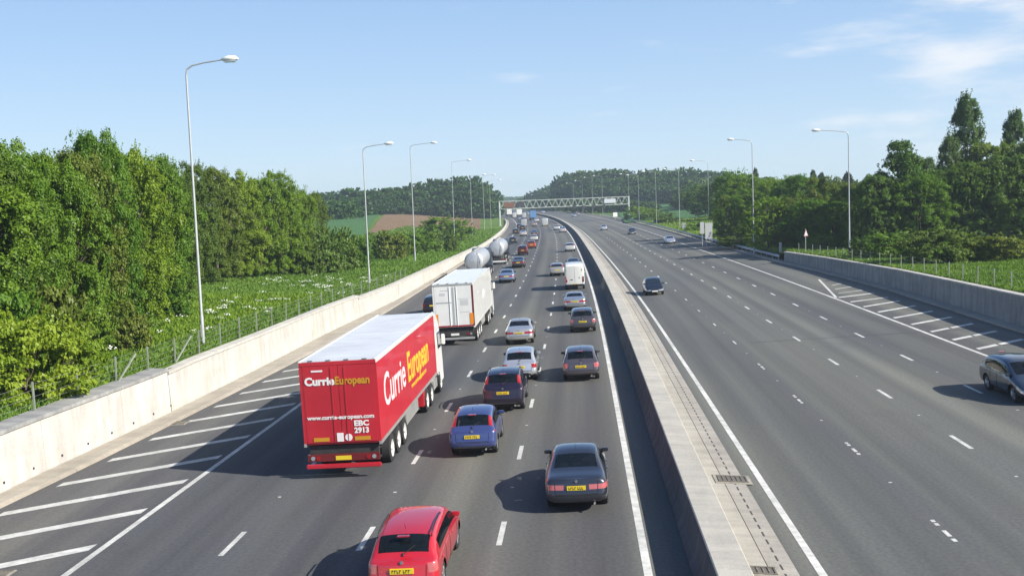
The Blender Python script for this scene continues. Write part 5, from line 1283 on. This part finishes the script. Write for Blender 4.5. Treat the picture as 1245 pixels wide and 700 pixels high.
# ------------------------------------------------------------------ light, sky, camera
SUN = Vector((1.322, -.678, 1.0)).normalized()
el = math.asin(SUN.z); az = math.atan2(SUN.x, SUN.y)
li = bpy.data.lights.new('sun', 'SUN'); li.energy = 5.0; li.angle = R(.55); li.color = (1, .945, .86)
lo = bpy.data.objects.new('sun', li); COL.objects.link(lo); lo.rotation_euler = SUN.to_track_quat('Z', 'Y').to_euler(); lo.location = (60, -40, 60)
wd = bpy.data.worlds.new('World'); scn.world = wd; wd.use_nodes = True; nt = wd.node_tree; bg = nt.nodes['Background']
sky = N(nt, 'ShaderNodeTexSky'); sky.sky_type = 'NISHITA'; sky.sun_disc = False; sky.sun_elevation = el; sky.sun_rotation = az
sky.altitude = 60; sky.air_density = 1.0; sky.dust_density = .15; sky.ozone_density = 3.0
tc = N(nt, 'ShaderNodeTexCoord'); sp = N(nt, 'ShaderNodeSeparateXYZ'); nt.links.new(tc.outputs['Generated'], sp.inputs[0])
def M2(op, a, b=None, clamp=False):
    n = N(nt, 'ShaderNodeMath', operation=op); n.use_clamp = clamp
    for i, v in enumerate((a, b)):
        if v is None: continue
        if isinstance(v, (int, float)): n.inputs[i].default_value = v
        else: nt.links.new(v, n.inputs[i])
    return n.outputs[0]
zz = M2('ADD', sp.outputs[2], .30); cx = M2('DIVIDE', sp.outputs[0], zz); cy = M2('DIVIDE', sp.outputs[1], zz)
cb = N(nt, 'ShaderNodeCombineXYZ'); nt.links.new(sp.outputs[0], cb.inputs[0]); nt.links.new(sp.outputs[1], cb.inputs[1]); nt.links.new(M2('MULTIPLY', sp.outputs[2], 4.5), cb.inputs[2])
n1 = N(nt, 'ShaderNodeTexNoise'); n1.inputs['Scale'].default_value = 8.5; n1.inputs['Detail'].default_value = 9; n1.inputs['Roughness'].default_value = .56; nt.links.new(cb.outputs[0], n1.inputs['Vector'])
n2 = N(nt, 'ShaderNodeTexNoise'); n2.inputs['Scale'].default_value = 4.5; n2.inputs['Detail'].default_value = 3; nt.links.new(cb.outputs[0], n2.inputs['Vector'])
# clouds gather to the east of the road (right), thin elsewhere
east = N(nt, 'ShaderNodeMapRange'); nt.links.new(sp.outputs[0], east.inputs[0]); east.inputs[1].default_value = .24; east.inputs[2].default_value = .40; east.inputs[3].default_value = .0; east.inputs[4].default_value = .235
v = M2('ADD', M2('MULTIPLY', n1.outputs['Fac'], .72), M2('MULTIPLY', n2.outputs['Fac'], .28)); v = M2('ADD', v, east.outputs[0])
mr = N(nt, 'ShaderNodeMapRange'); mr.interpolation_type = 'SMOOTHSTEP'; nt.links.new(v, mr.inputs[0]); mr.inputs[1].default_value = .60; mr.inputs[2].default_value = .86
up = N(nt, 'ShaderNodeMapRange'); nt.links.new(sp.outputs[2], up.inputs[0]); up.inputs[1].default_value = .0; up.inputs[2].default_value = .05
fac = M2('MULTIPLY', M2('MULTIPLY', mr.outputs[0], up.outputs[0]), .72)
gr = N(nt, 'ShaderNodeValToRGB'); e = gr.color_ramp.elements; nt.links.new(sp.outputs[2], gr.inputs['Fac'])
e[0].position = 0; e[0].color = (3.65, 4.65, 5.8, 1); e[1].position = .6; e[1].color = (.42, .95, 2.4, 1)
for pz, c_ in ((.05, (3.2, 4.3, 5.7)), (.18, (2.25, 3.45, 5.3)), (.3, (1.0, 2.0, 4.0))):
    q = gr.color_ramp.elements.new(pz); q.color = (*c_, 1)
skyc = mixrgb(nt, sky.outputs[0], gr.outputs['Color'], .8)
cloud = mixrgb(nt, skyc, (6.0, 6.0, 6.1), fac)
nt.links.new(cloud, bg.inputs['Color']); bg.inputs['Strength'].default_value = .10

cam = bpy.data.cameras.new('camera'); cam.sensor_width = 36; cam.lens = 1279.04 / 1245 * 36; cam.clip_end = 20000; cam.clip_start = .3
co = bpy.data.objects.new('camera', cam); COL.objects.link(co); scn.camera = co
pi_, ro = R(4.89511), R(2.15544)
fw = Vector((0, math.cos(pi_), -math.sin(pi_))); up_ = Vector((0, math.sin(pi_), math.cos(pi_))); rt_ = Vector((1, 0, 0))
r2 = rt_ * math.cos(ro) - up_ * math.sin(ro); u2 = up_ * math.cos(ro) + rt_ * math.sin(ro)
M4 = Matrix((r2, u2, -fw)).transposed().to_4x4(); M4.translation = (0, 0, CAM_H); co.matrix_world = M4
scn.view_settings.view_transform = 'Standard'; scn.view_settings.look = 'None'; scn.view_settings.exposure = .75; scn.view_settings.gamma = 1
scn.cycles.use_denoising = True; scn.cycles.max_bounces = 8; scn.cycles.volume_bounces = 1; scn.cycles.transparent_max_bounces = 8
